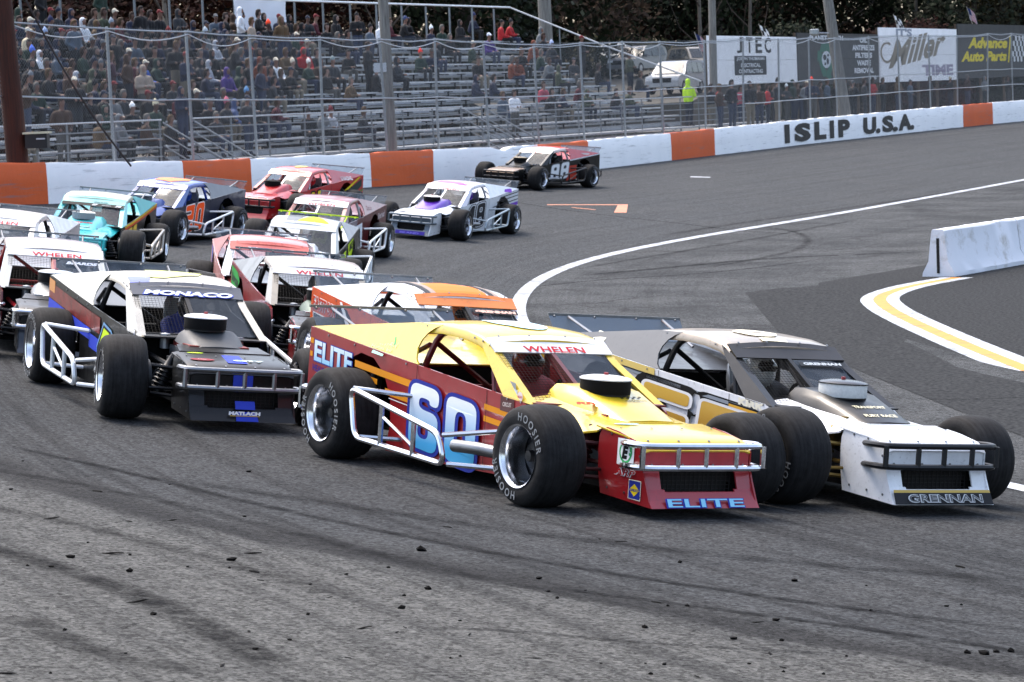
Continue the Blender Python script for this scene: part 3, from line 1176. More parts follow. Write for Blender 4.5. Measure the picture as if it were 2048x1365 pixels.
def arch_outline():
    pts = [(-2.18, .913), (-1.6, ZBELT(-1.6)), (-.9, ZBELT(-.9)), (0, ZBELT(0)), (.5, ZBELT(.5)), (.72, ZBELT(.72)), (.83, .58), (.875, .50), (.88, .30), (.86, .115), (.5, .105), (0, .10), (-.5, .10), (-.97, .105)]
    for i in range(9):
        th = R(-30 + 200 * i / 8)
        pts.append((-1.36 + .44 * math.cos(th), .34 + .44 * math.sin(th)))
    pts += [(-1.83, .36), (-2.19, .47)]
    return pts
def side_panel(s):
    o = [(x, s * YS(x), z) for x, z in arch_outline()]
    i = [(x, s * (YS(x) - .014), z) for x, z in arch_outline()]
    return MB().slab(o, i)
def sail_panel(s):
    pts = [(-2.165, .916), (-1.5, ZBELT(-1.5) + .004), (-.60, ZBELT(-.60) + .004), (-.655, .80), (-.70, .87), (-.70, .93), (-.665, .985), (-.60, 1.025), (-.52, 1.052), (-.86, 1.046), (-1.5, .985)]
    o = [(x, s * (YSAIL(x, z) - .002), z) for x, z in pts]
    i = [(x, s * (YSAIL(x, z) - .014), z) for x, z in pts]
    return MB().slab(o, i)
def roof_panel():
    xs = [-.88, -.86, -.68, -.5, -.35, -.2, -.1, .0, .06, .12, .13]
    ys = [-.495, -.49, -.47, -.4, -.3, -.2, -.1, 0, .1, .2, .3, .4, .47, .49, .495]
    P = []
    for x in xs:
        row = []
        for y in ys:
            z = ZROOF(x) + .032 * (1 - (min(abs(y), .49) / .49) ** 2)
            if abs(y) > .492:
                z -= .055
            elif abs(y) > .48:
                z -= .012
            row.append((x, y, z))
        P.append(row)
    return MB().grid(P, thick=(0, 0, -.012))
def pillar(s):
    o = [(.02, .492, 1.0), (.14, .485, .955), (.30, .495, .865), (.80, .552, .618), (.50, .578, .640), (.10, .512, .925)]
    i = [(x, y - .065, z - .004) for x, y, z in o]
    return MB().slab(mir(o, s), mir(i, s))
def visor():
    P = [[(.085, y, 1.012 + .026 * (1 - (y / .49) ** 2)) for y in (-.485, -.25, 0, .25, .485)], [(.13, y, .982 + .012 * (1 - (y / .49) ** 2)) for y in (-.485, -.25, 0, .25, .485)], [(.215, y, .925) for y in (-.485, -.25, 0, .25, .485)]]
    return MB().grid(P, thick=(-.008, 0, -.008))
def deck():
    P = [[(x, y * YS(x), ZBELT(x) - .03) for y in (-.97, -.4, .4, .97)] for x in (-2.17, -1.5, -.85)]
    return MB().grid(P, thick=(0, 0, -.01))
def tail():
    o = [(-2.185, y, z) for y, z in ((-.65, .47), (.65, .47), (.66, .90), (-.66, .90))]
    i = [(x + .012, y, z) for x, y, z in o]
    return MB().slab(o, i)
def underpan():
    mb = MB()
    mb.box(-1.75, .86, -.57, .57, .10, .13)
    mb.box(-2.05, -1.55, -.38, .38, .22, .62)                    # fuel cell
    mb.box(.60, .64, -.53, .53, .13, .60)                         # firewall
    mb.box(-.95, -.90, -.58, .58, .13, .72)                       # rear bulkhead
    mb.box(.86, 1.95, -.36, -.29, .14, .23).box(.86, 1.95, .29, .36, .14, .23)
    return mb
def hood(kind):
    mb = MB()
    if kind == 'full':
        P = []
        for x, zc, hw, drop in ((.60, .668, .52, .06), (.80, .652, .49, .09), (1.05, .622, .47, .11), (1.30, .588, .455, .10), (1.46, .566, .44, .05)):
            P.append([(x, y * hw, zc - (drop if abs(y) > .9 else (drop * .35 if abs(y) > .7 else 0))) for y in (-1, -.8, -.5, 0, .5, .8, 1)])
        mb.grid(P, thick=(0, 0, -.012))
    else:                                                        # open sides: only a narrow centre sheet in front
        P = [[(x, y * hw, zc) for y in (-1, 0, 1)] for x, zc, hw in ((1.22, .600, .34), (1.34, .583, .36), (1.46, .568, .38))]
        mb.grid(P, thick=(0, 0, -.01))
    return mb
def scoop(kind):
    w0, w1 = (.25, .20)
    P = []
    prof = [(.60, .745, .25), (.72, .752, .26), (.95, .728, .25), (1.20, .655, .22), (1.44, .574, .20)] if kind == 'full' else [(.88, .70, .22), (1.0, .70, .22), (1.22, .622, .19), (1.30, .594, .18)]
    for x, z, hw in prof:
        zb = .668 - (x - .6) * .12 - .03
        P.append([(x, -hw - .05, zb), (x, -hw - .02, zb + (z - zb) * .6), (x, -hw + .03, z), (x, 0, z + .006), (x, hw - .03, z), (x, hw + .02, zb + (z - zb) * .6), (x, hw + .05, zb)])
    mb = MB().grid(P)
    c = 7
    mb.f += [tuple(range(c)), tuple((len(P) - 1) * c + j for j in range(c))]
    mb.m += [0, 0]
    return mb
def nose_top():
    P = []
    for x, z, hw in ((1.455, .562, .44), (1.60, .545, .435), (1.78, .527, .43), (1.90, .507, .425), (1.965, .478, .42), (1.99, .44, .415)):
        P.append([(x, y * hw, z - (.012 if abs(y) > .95 else 0)) for y in (-1, -.9, 0, .9, 1)])
    return MB().grid(P, thick=(-.008, 0, -.008))
def nose_side(s):
    pts = [(1.52, .115), (2.10, .085), (2.02, .25), (1.985, .335), (1.985, .43), (1.955, .468), (1.89, .497), (1.70, .532), (1.56, .548), (1.50, .535), (1.475, .48), (1.47, .40), (1.48, .28)]
    o = [(x, s * .428, z) for x, z in pts]
    i = [(x, s * .416, z) for x, z in pts]
    return MB().slab(o, i)
def front_panel():
    o = [(1.982, y, z) for y, z in ((-.41, .34), (.41, .34), (.41, .437), (-.41, .437))]
    return MB().slab(o, [(x - .012, y, z) for x, y, z in o])
def valance():
    """kicked-out lower nose with the air opening"""
    def p(y, t):
        x = 2.115 + (1.985 - 2.115) * t - .03 * math.sin(PI * t)
        return (x, y, .085 + .25 * t)
    ys = [-.425, -.40, -.30, -.275, 0, .275, .30, .40, .425]
    ts = [0, .2, .38, .44, .90, .95, 1.0]
    mb = MB()
    for i in range(len(ts) - 1):
        for j in range(len(ys) - 1):
            if 2 <= i <= 4 and 3 <= j <= 4 or (i == 3 and 2 <= j <= 5):
                continue
            q = [p(ys[j], ts[i]), p(ys[j + 1], ts[i]), p(ys[j + 1], ts[i + 1]), p(ys[j], ts[i + 1])]
            mb.slab(q, [(x - .014, y, z + .002) for x, y, z in q])
    return mb
def grille():
    mb = MB().box(1.90, 1.915, -.40, .40, .12, .42)
    for i in range(17):
        y = -.28 + .035 * i
        mb.box(1.955, 1.962, y, y + .004, .16, .32)
    for i in range(7):
        z = .165 + .025 * i
        mb.box(1.950, 1.956, -.29, .29, z, z + .004)
    return mb
def front_bumper():
    mb = MB()
    for z, r in ((.478, .021), (.335, .021)):
        mb.tube(fillet([(1.62, -.36, z - .02), (1.90, -.50, z), (2.06, -.46, z), (2.075, -.2, z), (2.075, .2, z), (2.06, .46, z), (1.90, .50, z), (1.62, .36, z - .02)], .07, 3), r, 8)
    for y in (-.475, -.22, .0, .24, .475):
        x = 2.075 if abs(y) < .3 else 2.05
        mb.tube([(x, y, .335), (x, y, .478)], .019, 7)
    return mb
def rear_bumper():
    mb = MB()
    for z in (.44, .28):
        mb.tube(fillet([(-1.9, -.35, z), (-2.15, -.66, z), (-2.38, -.62, z), (-2.40, 0, z), (-2.38, .62, z), (-2.15, .66, z), (-1.9, .35, z)], .08, 3), .02, 7)
    for y in (-.64, -.3, .3, .64):
        mb.tube([(-2.38 if abs(y) < .5 else -2.34, y, .28), (-2.38 if abs(y) < .5 else -2.34, y, .44)], .017, 6)
    return mb
def nerf(s):
    mb = MB()
    A, B, C, D = (-.93, -.975, .56), (.34, -.975, .37), (.42, -.965, .165), (-.84, -.975, .215)
    loop = fillet([A, B, C, D], .09, 4, closed=True)
    mb.tube([(x, -y * s if s > 0 else y, z) for x, y, z in loop], .021, 8, closed=True)
    def yy(v):
        return -v if s > 0 else v
    for a, b in (((-.93, -.955, .555), (-.62, -.60, .53)), ((.36, -.955, .36), (.88, -.52, .46)), ((.43, -.95, .17), (.90, -.50, .17)), ((-.84, -.96, .22), (-.75, -.56, .2))):
        mb.tube([(a[0], yy(a[1]), a[2]), (b[0], yy(b[1]), b[2])], .018, 7)
    for x in (-.46, .0):
        t = (x + .93) / 1.27
        t2 = (x + .84) / 1.26
        mb.tube([(x, yy(-.975), .215 - .05 * t2), (x, yy(-.975), .56 - .19 * t)], .019, 7)
    mb.tube([(-.46, yy(-.97), .40), (.0, yy(-.97), .24)], .012, 6)
    return mb
def tyre():
    Rr, hw = .335, .175
    prof = [(.196, -hw + .03), (.205, -hw + .008), (.25, -hw - .004), (.295, -hw + .006), (.318, -hw + .03), (.330, -hw + .07), (Rr, -.05), (Rr + .001, 0), (Rr, .05), (.330, hw - .07), (.318, hw - .03), (.295, hw - .006), (.25, hw + .004), (.205, hw - .008), (.196, hw - .03), (.196, 0)]
    return MB().lathe(prof, 48, Matrix.Rotation(-PI / 2, 4, 'X'), close=True)
def rim():
    X = Matrix.Rotation(-PI / 2, 4, 'X')
    mb = MB()
    mb.lathe([(.195, .168), (.207, .176), (.207, .168), (.198, .158), (.190, .145), (.183, .10), (.178, .03), (.170, .0)], 40, X, cap=False)
    mb.lathe([(.206, -.172), (.196, -.165), (.178, -.10), (.178, .02)], 40, X, cap=False)
    return mb
def hub():
    X = Matrix.Rotation(-PI / 2, 4, 'X')
    mb = MB().lathe([(.174, -.012), (.15, -.008), (.09, .02), (.085, .05), (.04, .055), (.035, .09), (.0, .092)], 24, X)
    for i in range(5):
        th = 2 * PI * i / 5
        mb.lathe([(.011, .02), (.011, .045), (0, .046)], 6, Matrix.Translation((.062 * math.cos(th), .0, .062 * math.sin(th))) @ X)
    mb.lathe([(.15, -.05), (.15, -.07), (.06, -.07)], 24, X)
    return mb
def tyre_letters():
    """sidewall lettering set round part of the tyre"""
    mb = MB()
    for start in (70,):
        ang = start
        for ch in 'HOOSIER':
            v, f, wd = text_mesh(ch, .02)
            sc_ = .070
            dth = wd * sc_ / .262
            pts = []
            for x, y in v:
                th = R(ang) - (x * sc_) / .262
                rr = .232 + y * sc_ * 1.05
                pts.append((-rr * math.cos(th), .181, rr * math.sin(th)))
            mb.add(pts, f)
            ang -= math.degrees(dth) + 4.2
    return mb
def cage():
    mb = MB()
    for s in (-1, 1):
        mb.tube(fillet([(-.72, s * .55, .15), (-.70, s * .53, .70), (-.60, s * .455, 1.0), (-.2, s * .45, 1.025), (.06, s * .45, .975), (.58, s * .50, .62), (.62, s * .50, .15)], .12, 4), .024, 8)
        mb.tube([(-.66, s * .50, .90), (-1.75, s * .42, .55)], .02, 7)
        mb.tube([(-.70, s * .54, .36), (.62, s * .51, .34)], .02, 7)
        mb.tube([(-.70, s * .54, .56), (.62, s * .51, .50)], .02, 7)
        mb.tube([(.62, s * .48, .50), (1.25, s * .34, .40), (1.75, s * .34, .30)], .02, 7)
        mb.tube([(.30, s * .53, .64), (.22, s * .50, .86)], .016, 6)
        mb.tube([(.36, s * .52, .62), (.05, s * .53, .60)], .018, 6)
    for x, z in ((-.62, 1.0), (.05, .975), (.59, .62), (-.70, .60), (.62, .34)):
        mb.tube([(x, -.46, z), (x, .46, z)], .02, 7)
    mb.tube([(-.65, -.47, .93), (-.72, .5, .3)], .02, 7)
    mb.tube([(.07, -.03, .98), (.58, -.03, .63)], .018, 7)
    mb.tube([(.05, 0, .975), (-.62, .1, 1.0)], .018, 7)
    return mb
def seat():
    mb = MB()
    P = []
    for x, z in ((-.02, .22), (-.10, .17), (-.40, .16), (-.50, .22), (-.58, .45), (-.66, .72), (-.69, .86)):
        hw = .20 if z < .5 else (.19 if z < .8 else .12)
        P.append([(x + .05, .2 - hw, z + .10), (x, .2 - hw + .03, z), (x - .01, .2, z - .01), (x, .2 + hw - .03, z), (x + .05, .2 + hw, z + .10)])
    return mb.grid(P, thick=(-.02, 0, -.012))
def steering_wheel():
    Mx = Matrix.Translation((.18, .2, .60)) @ Matrix.Rotation(R(62), 4, 'Y')
    ring = [Mx @ Vector((.16 * math.cos(2 * PI * i / 20), .16 * math.sin(2 * PI * i / 20), 0)) for i in range(20)]
    mb = MB().tube(ring, .014, 6, closed=True)
    for th in (0, 2.1, 4.2):
        mb.tube([Mx @ Vector((0, 0, -.02)), Mx @ Vector((.155 * math.cos(th), .155 * math.sin(th), 0))], .009, 5)
    mb.tube([Mx @ Vector((0, 0, -.02)), (.60, .15, .48)], .014, 6)
    return mb
def dash():
    o = [(.50, y, z) for y, z in ((-.50, .50), (.50, .50), (.50, .62), (-.50, .62))]
    return MB().slab(o, [(x + .02, y, z) for x, y, z in o]).box(.50, .86, -.52, .52, .615, .628)
def engine():
    mb = MB()
    mb.box(.72, 1.32, -.15, .15, .20, .46)
    for s in (-1, 1):
        mb.box(.74, 1.30, .10, .27, .44, .56, 0, Matrix.Rotation(0, 4, 'X') if s > 0 else Matrix.Scale(-1, 4, (0, 1, 0)))
        mb.box(.76, 1.28, .13, .25, .56, .60, 1, None if s > 0 else Matrix.Scale(-1, 4, (0, 1, 0)))
    mb.box(.80, 1.20, -.09, .09, .46, .585)
    mb.box(.86, 1.0, -.07, .07, .585, .68)
    mb.lathe([(.08, 0), (.08, .05), (.03, .06)], 16, Matrix.Translation((1.34, 0, .36)) @ Matrix.Rotation(PI / 2, 4, 'Y'))
    mb.lathe([(.10, 0), (.10, .03), (.03, .03)], 16, Matrix.Translation((1.36, .0, .24)) @ Matrix.Rotation(PI / 2, 4, 'Y'))
    mb.tube([(1.30, .20, .50), (1.45, .14, .46), (1.62, .1, .44)], .03, 8)
    mb.box(.62, .72, .18, .36, .50, .64)
    mb.lathe([(.045, 0), (.045, .12), (0, .13)], 12, Matrix.Translation((.68, -.3, .52)))
    return mb
def headers(s):
    mb = MB()
    if True:
        for i in range(4):
            x = .80 + .15 * i
            mb.tube(fillet([(x, s * .22, .42), (x, s * .36, .40), (x - .10, s * .40, .26), (.72, s * .44, .22 + .02 * (i % 2))], .07, 3), .022, 7)
        mb.tube(fillet([(.76, s * .44, .23), (.62, s * .56, .25), (.34, s * .68, .27), (.10, s * .70, .26)], .06, 3), .045, 10)
    return mb
def air_base():
    return MB().lathe([(.06, -.05), (.06, .0), (.165, .0), (.165, .012), (.0, .012)], 32, Matrix.Translation((.915, -.03, .700)))
def air_element():
    return MB().lathe([(.172, .012), (.174, .02), (.174, .098), (.172, .106), (.0, .106)], 36, Matrix.Translation((.915, -.03, .700)))
def air_lid():
    return MB().lathe([(.180, .104), (.180, .112), (.16, .122), (.10, .132), (.03, .136), (.0, .136)], 36, Matrix.Translation((.915, -.03, .700)))
def air_nut():
    return MB().lathe([(.016, .13), (.016, .152), (.0, .154)], 8, Matrix.Translation((.915, -.03, .700)))
def front_susp(s):
    mb = MB()
    y0, y1 = s * .30, s * .64
    for dx, z0, z1 in ((-.20, .20, .22), (.16, .20, .22), (-.16, .42, .44), (.12, .42, .44)):
        mb.tube([(1.36 + dx, y0, z0), (1.36, y1, z1)], .015, 6)
    mb.tube([(1.36, y1, .18), (1.36, y1, .48)], .03, 8)
    mb.lathe([(.055, 0), (.055, .20), (.045, .21), (.02, .34)], 12, Matrix.Translation((1.30, s * .50, .22)) @ Matrix.Rotation(s * R(22), 4, 'X'))
    for i in range(6):
        ring = [Matrix.Translation((1.30, s * .50, .22)) @ Matrix.Rotation(s * R(22), 4, 'X') @ Vector((.064 * math.cos(2 * PI * j / 10), .064 * math.sin(2 * PI * j / 10), .03 + .035 * i)) for j in range(10)]
        mb.tube(ring, .009, 5, closed=True)
    mb.tube([(1.52, s * .10, .26), (1.50, s * .62, .27)], .012, 6)
    mb.lathe([(.155, 0), (.155, .025), (.05, .03)], 24, Matrix.Translation((1.36, s * .60, .33)) @ Matrix.Rotation(-s * PI / 2, 4, 'X'))
    mb.box(1.20, 1.30, min(s * .57, s * .65), max(s * .57, s * .65), .34, .46)
    mb.box(1.16, 1.34, min(s * .28, s * .40), max(s * .28, s * .40), .40, .50)
    mb.tube(fillet([(1.1, s * .30, .36), (1.2, s * .44, .32), (1.45, s * .40, .30), (1.7, s * .32, .36)], .08, 3), .016, 6)
    return mb
def rear_axle():
    mb = MB().tube([(-1.36, -.66, .33), (-1.36, .66, .33)], .045, 10)
    mb.lathe([(.05, -.1), (.13, -.06), (.15, 0), (.13, .06), (.05, .1)], 16, Matrix.Translation((-1.36, 0, .33)) @ Matrix.Rotation(PI / 2, 4, 'Y'))
    for s in (-1, 1):
        mb.lathe([(.05, 0), (.05, .24), (.02, .36)], 10, Matrix.Translation((-1.45, s * .5, .28)))
        mb.tube([(-1.36, s * .52, .24), (-.72, s * .50, .26)], .018, 6)
    return mb
def spoiler_sheet():
    o = [(-2.165, -.62, .905), (-2.165, .62, .905), (-2.29, .63, 1.07), (-2.29, -.63, 1.07)]
    return MB().slab(o, [(x - .005, y, z - .004) for x, y, z in o])
def spoiler_brace():
    mb = MB()
    mb.box(-2.300, -2.282, -.63, .63, 1.052, 1.073)
    for y in (-.45, .45):
        mb.tube([(-1.72, y * .9, .87), (-2.275, y, 1.05)], .011, 6)
    for y in (-.58, -.2, .2, .58):
        mb.lathe([(.012, 0), (.012, .016), (0, .018)], 8, Matrix.Translation((-2.275, y, 1.045)) @ Matrix.Rotation(R(-60), 4, 'Y'))
    return mb
def windscreen():
    z = lambda t, y: (.225 + .475 * t - .03 * math.sin(PI * t) * .5, y, .918 - .275 * t)
    P = [[z(t, y) for y in (.0, .15, .3, .475)] for t in (0, .33, .66, 1)]
    for i, row in enumerate(P):
        row[-1] = (row[-1][0] - .03, row[-1][1] + .03 * i / 3, row[-1][2])
    return MB().grid(P, thick=(-.004, 0, -.004))
def centre_bar():
    o = [(.215, -.035, .925), (.215, .0, .925), (.70, .0, .645), (.70, -.035, .645)]
    return MB().slab(o, [(x - .03, y, z - .02) for x, y, z in o])
def rock_screen():
    mb = MB()
    def p(t, y):
        return (.225 + .475 * t, y, .912 - .272 * t)
    for i in range(16):
        y = -.47 + .029 * i
        mb.tube([p(0, y), p(1, y * 1.06)], .0014, 3)
    for i in range(19):
        t = i / 18
        mb.tube([p(t, -.47), p(t, -.03)], .0014, 3)
    return mb
def fasteners():
    mb = MB()
    def dot(x, y, z, n):
        mb.lathe([(.009, 0), (.009, .004), (0, .005)], 6, Matrix.Translation((x, y, z)) @ Vector(n).to_track_quat('Z', 'Y').to_matrix().to_4x4())
    for y in (-.36, -.12, .12, .36):
        dot(1.99, y, .35, (1, 0, 0)), dot(1.62, y, .548, (.1, 0, 1)), dot(1.93, y, .498, (.5, 0, .8))
    for s in (-1, 1):
        for x in (-1.9, -1.5, -1.1, -.75):
            dot(x, s * (YS(x) + .001), ZBELT(x) - .02, (0, s, 0))
        for x, z in ((1.48, .52), (1.62, .51), (1.78, .50), (1.95, .40), (1.6, .16), (1.8, .15), (1.98, .14)):
            dot(x, s * .429, z, (0, s, 0))
        for x, y, z in ((.06, .494, .985), (-.05, .496, 1.0), (-.8, .494, 1.02), (-.72, .494, 1.03), (.55, .575, .63), (.70, .56, .622)):
            dot(x, s * (y + .002), z, (0, s, 0))
    for y in (-.40, -.15, .15, .40):
        dot(.10, y, 1.018 + .02 * (1 - (y / .49) ** 2), (.5, 0, .8))
    return mb

CARS = {}
def make_car(key, pos, label, c):
    """c: livery dictionary"""
    x, y, hd = pos
    root = link('race_car', None, label=label, cat='race car', group='modified race cars in the pack')
    nrm = gnormal(x, y)
    fw = Vector((math.cos(R(hd)), math.sin(R(hd)), 0))
    fw = (fw - nrm * fw.dot(nrm)).normalized()
    lf = nrm.cross(fw)
    Mw = Matrix((fw, lf, nrm)).transposed().to_4x4()
    Mw.translation = (x, y, gz(x, y) + .003)
    root.matrix_world = Mw
    g = c.get
    side, sail = g('side'), g('sail')
    roofc = g('roof')
    def part(name, k, fn, mats, smooth=40, parent=None):
        return link(name, shared(k, fn, smooth), mats if isinstance(mats, list) else [mats], parent or root)
    sp = {}
    for s, nm in ((-1, 'R'), (1, 'L')):
        sp[nm] = part('side_panel', 'side_panel' + nm, lambda: side_panel(s), g('side' + nm, side), 20)
        sp['s' + nm] = part('sail_panel', 'sail_panel' + nm, lambda: sail_panel(s), g('sail' + nm, sail), 30)
        part('windscreen_pillar', 'pillar' + nm, lambda: pillar(s), g('pillar', roofc), 20)
        part('nose_side', 'nose_side' + nm, lambda: nose_side(s), g('nose_side', g('nose')), 20)
        part('side_bar', 'nerf' + nm, lambda: nerf(s), g('nerf', CHROME))
        part('exhaust_header', 'headers' + nm, lambda: headers(s), STEEL)
        part('front_suspension', 'front_susp' + nm, lambda: front_susp(s), g('susp', BLACKM))
    rf_ = part('roof', 'roof_panel', roof_panel, roofc, 50)
    vs = part('visor', 'visor', visor, g('visor', roofc), 30)
    part('deck', 'deck', deck, g('deck', sail), 20)
    part('tail_panel', 'tail', tail, side, 20)
    part('floor_pan', 'underpan', underpan, DARK, 0)
    kind = g('hood_kind', 'full')
    hd_ = part('hood', 'hood' + kind, lambda: hood(kind), g('hood'), 30)
    part('hood_scoop', 'scoop' + kind, lambda: scoop(kind), g('scoop', g('hood')), 40)
    ns_ = part('nose', 'nose_top', nose_top, g('nose'), 40)
    part('front_panel', 'front_panel', front_panel, g('front', g('nose_side', g('nose'))), 20)
    vl = part('valance', 'valance', valance, g('valance', g('nose_side', g('nose'))), 25)
    part('grille', 'grille', grille, pm('#1d1b1c', .6, .2, 0, .3, 8), 0)
    part('front_bumper', 'front_bumper', front_bumper, g('bumper', CHROME))
    part('rear_bumper', 'rear_bumper', rear_bumper, g('rbumper', g('nerf', CHROME)))
    part('roll_cage', 'cage', cage, g('cage', BLACKM))
    part('seat', 'seat', seat, ALU)
    part('steering_wheel', 'steering_wheel', steering_wheel, DARK)
    part('dashboard', 'dash', dash, g('dash', BLACKM), 0)
    part('engine', 'engine', engine, [g('block', ALU), g('covers', STEEL)], 20)
    ac = part('air_cleaner', 'air_base', air_base, BLACKM)
    part('filter_element', 'air_element', air_element, g('filter', DARK), 40, ac)
    part('lid', 'air_lid', air_lid, g('lid', WHITE), 40, ac)  # white default paints in the reflection on the yellow car's lid
    part('wing_nut', 'air_nut', air_nut, pm('#8a1a1e', .4), 40, ac)
    part('rear_axle', 'rear_axle', rear_axle, BLACKM)
    spo = part('spoiler', 'spoiler_sheet', spoiler_sheet, g('spoiler', SPOILER), 0)
    part('spoiler_frame', 'spoiler_brace', spoiler_brace, g('spoframe', STEEL), 20, spo)
    ws = part('windscreen', 'windscreen', windscreen, GLASS, 60)
    part('centre_bar', 'centre_bar', centre_bar, g('cage', BLACKM), 20)
    part('rock_screen', 'rock_screen', rock_screen, DARK, 0)
    part('fastener', 'fasteners', fasteners, STEEL)['kind'] = 'stuff'
    for s in (-1, 1):
        for xx in (1.36, -1.36):
            k = 1.0 if s < 0 else .945
            wh = link('wheel', shared('rim', rim), [g('rim', CHROME)], root)
            wh.location = (xx, s * .81, .335 * k)
            wh.rotation_euler = (0, R(random.uniform(0, 360)), 0)
            M1 = Matrix.Translation((xx, s * .81, .335 * k)) @ Matrix.Rotation((PI if s < 0 else 0) + (R(g('steer', 2)) if xx > 0 else 0), 4, 'Z') @ Matrix.Rotation(R(random.uniform(0, 360)), 4, 'Y') @ Matrix.Diagonal((k, 1, k, 1))
            wh.matrix_basis = M1
            link('tyre', shared('tyre', tyre), [RUBBER], wh)
            link('hub', shared('hub', hub), [g('hub', BLACKM)], wh)
            for q in (0, PI):
                tl = link('tyre_lettering', shared('tyre_letters', tyre_letters, 0), [pm('#85888b', .7, 0, 0, .5, 30)], wh)
                tl.rotation_euler = (0, q, 0)
    CARS[key] = dict(root=root, R=sp['R'], L=sp['L'], sR=sp['sR'], sL=sp['sL'], roof=rf_, visor=vs, valance=vl, nose=ns_, hood=hd_, ws=ws)
    return CARS[key]

def whelen(C, m=None):
    v = C['visor']
    fn = f_front((.215, .925), UP_VIS, -.24)
    text_part('lettering', 'WHELEN', fn, .50, .065, m or flat('#b8202c'), v, .02, lift=.004)

# gradient paint for the blue and white number
def grad(name, c0, c1, z0, z1):
    m, t, b = mat(name)
    tc = t.nodes.new('ShaderNodeTexCoord')
    sp = t.nodes.new('ShaderNodeSeparateXYZ')
    t.links.new(tc.outputs['Object'], sp.inputs[0])
    mr = t.nodes.new('ShaderNodeMapRange')
    mr.inputs['From Min'].default_value = z0
    mr.inputs['From Max'].default_value = z1
    t.links.new(sp.outputs[2], mr.inputs['Value'])
    cr = t.nodes.new('ShaderNodeValToRGB')
    cr.color_ramp.elements[0].color = lin(c0)
    cr.color_ramp.elements[1].color = lin(c1)
    t.links.new(mr.outputs[0], cr.inputs[0])
    t.links.new(cr.outputs[0], b.inputs['Base Color'])
    b.inputs['Roughness'].default_value = .35
    b.inputs['Coat Weight'].default_value = .3
    return m

def number(C, sideN, s, x0, z0, wd, ht, m, outline=None, ow=.03, slope=-.098, shear=0.0, bold=.05, m2=None, o2=None):
    fn = (f_sideR if sideN == 'R' else f_sideL)(x0, z0)
    sl = slope if sideN == 'R' else -slope
    if o2:
        digit_part('number_outline', s, fn, wd, ht, m2, C[sideN], o2 / ht, shear, sl, 0)
    if outline:
        digit_part('number_outline', s, fn, wd, ht, outline, C[sideN], ow / ht, shear, sl, .002)
    digit_part('number', s, fn, wd, ht, m, C[sideN], 0.0, shear, sl, .004)

def stripe(C, sideN, x0, x1, dz0, dz1, m, name='stripe', lift=.0):
    """band parallel to the belt line, dz below it"""
    sg = 1 if sideN == 'R' else -1
    n_ = 6
    xs = [x0 + (x1 - x0) * i / n_ for i in range(n_ + 1)]
    top = [Vector((x, -sg * (YS(x) + .003 + lift), ZBELT(x) - dz0)) for x in xs]
    bot = [Vector((x, -sg * (YS(x) + .003 + lift), ZBELT(x) - dz1)) for x in xs]
    me = MB().grid([top, bot]).mesh(name, 0)
    return link(name, me, [m], C[sideN])

STK = ['#d8dade', '#b8323a', '#d8b020', '#2a4a9a', '#1c1d20', '#2f8a4a', '#c8621c', '#8a8f96']
rk = random.Random(17)
def stickers(C, sideN, x0, z0, cols, rows_, m=None):
    """block of small plain contingency stickers"""
    for i in range(cols):
        for j in range(rows_):
            w_, h_ = rk.uniform(.055, .095), rk.uniform(.028, .045)
            xx = x0 + .105 * i + rk.uniform(-.006, .006)
            fn = f_sideR(xx, z0 + .055 * j) if sideN == 'R' else f_sideL(xx + w_, z0 + .055 * j)
            c1 = rk.choice(STK)
            poly_part('sticker', [(0, 0), (w_, 0), (w_, h_), (0, h_)], fn, flat(c1), C[sideN], .001)
            c2 = rk.choice([q for q in STK if q != c1])
            poly_part('sticker', [(w_ * .12, h_ * .3), (w_ * .88, h_ * .3), (w_ * .88, h_ * .7), (w_ * .12, h_ * .7)], fn, flat(c2), C[sideN], .0025)
def seams(C):
    for sideN in 'RL':
        for x in (-.60, .30):
            fn = f_sideR(x, 0) if sideN == 'R' else f_sideL(x, 0)
            poly_part('panel_seam', [(0, .11), (.006, .11), (.006, ZBELT(x) - .004), (0, ZBELT(x) - .004)], fn, DARK, C[sideN], 0)
# ---- 60: yellow and red
RED, YEL = paint('#94191f'), paint('#cfb122')
C = make_car('c60', (.09, 19.267, -58.4), 'yellow and dark red race car number 60 leading in the foreground with chrome bumper', dict(
    side=RED, sail=YEL, roof=YEL, visor=WHITE, hood=YEL, nose=YEL, nose_side=RED, front=paint('#a8323c'), valance=paint('#9c2630'), cage=pm('#5a0f13', .35, .1, .3), dash=pm('#5a0f13', .5), covers=pm('#7e151a', .4), susp=pm('#3a1214', .5, .3)))
whelen(C)
GR60 = grad('number_60_blue', '#3aa2d8', '#eef2f6', .22, .56)
number(C, 'R', '60', -.66, .185, .86, .455, GR60, flat('#22318f'), .028, -.105, 0, .06)
number(C, 'L', '60', .25, .185, .86, .455, GR60, flat('#22318f'), .028, -.105, 0, .06)
text_part('lettering', 'ELITE', f_sideR(-2.11, .655), .60, .17, flat('#2b3f9a'), C['R'], .06, 0, -.10, lift=.0)
text_part('lettering', 'ELITE', f_sideR(-2.10, .663), .58, .155, grad('elite_blue', '#5fb8e2', '#dfeef5', .60, .78), C['R'], .035, 0, -.10, lift=.003)
text_part('lettering', 'HEAVY DUTY', f_sideR(-2.12, .585), .40, .05, flat('#3a2a7a'), C['R'], .03, 0, -.10)
ORS = flat('#d88a14')
stripe(C, 'R', -1.48, -.66, .125, .175, ORS)
stripe(C, 'R', -1.48, -1.14, .205, .245, ORS)
stripe(C, 'R', -1.02, -.68, .245, .290, ORS)
stripe(C, 'R', -.96, -.66, .305, .312, flat('#dfe3e6'))
stripe(C, 'R', .28, .84, .10, .14, ORS)
stripe(C, 'R', .28, .84, .18, .22, ORS)
stripe(C, 'R', -2.17, -2.12, .08, .12, ORS)
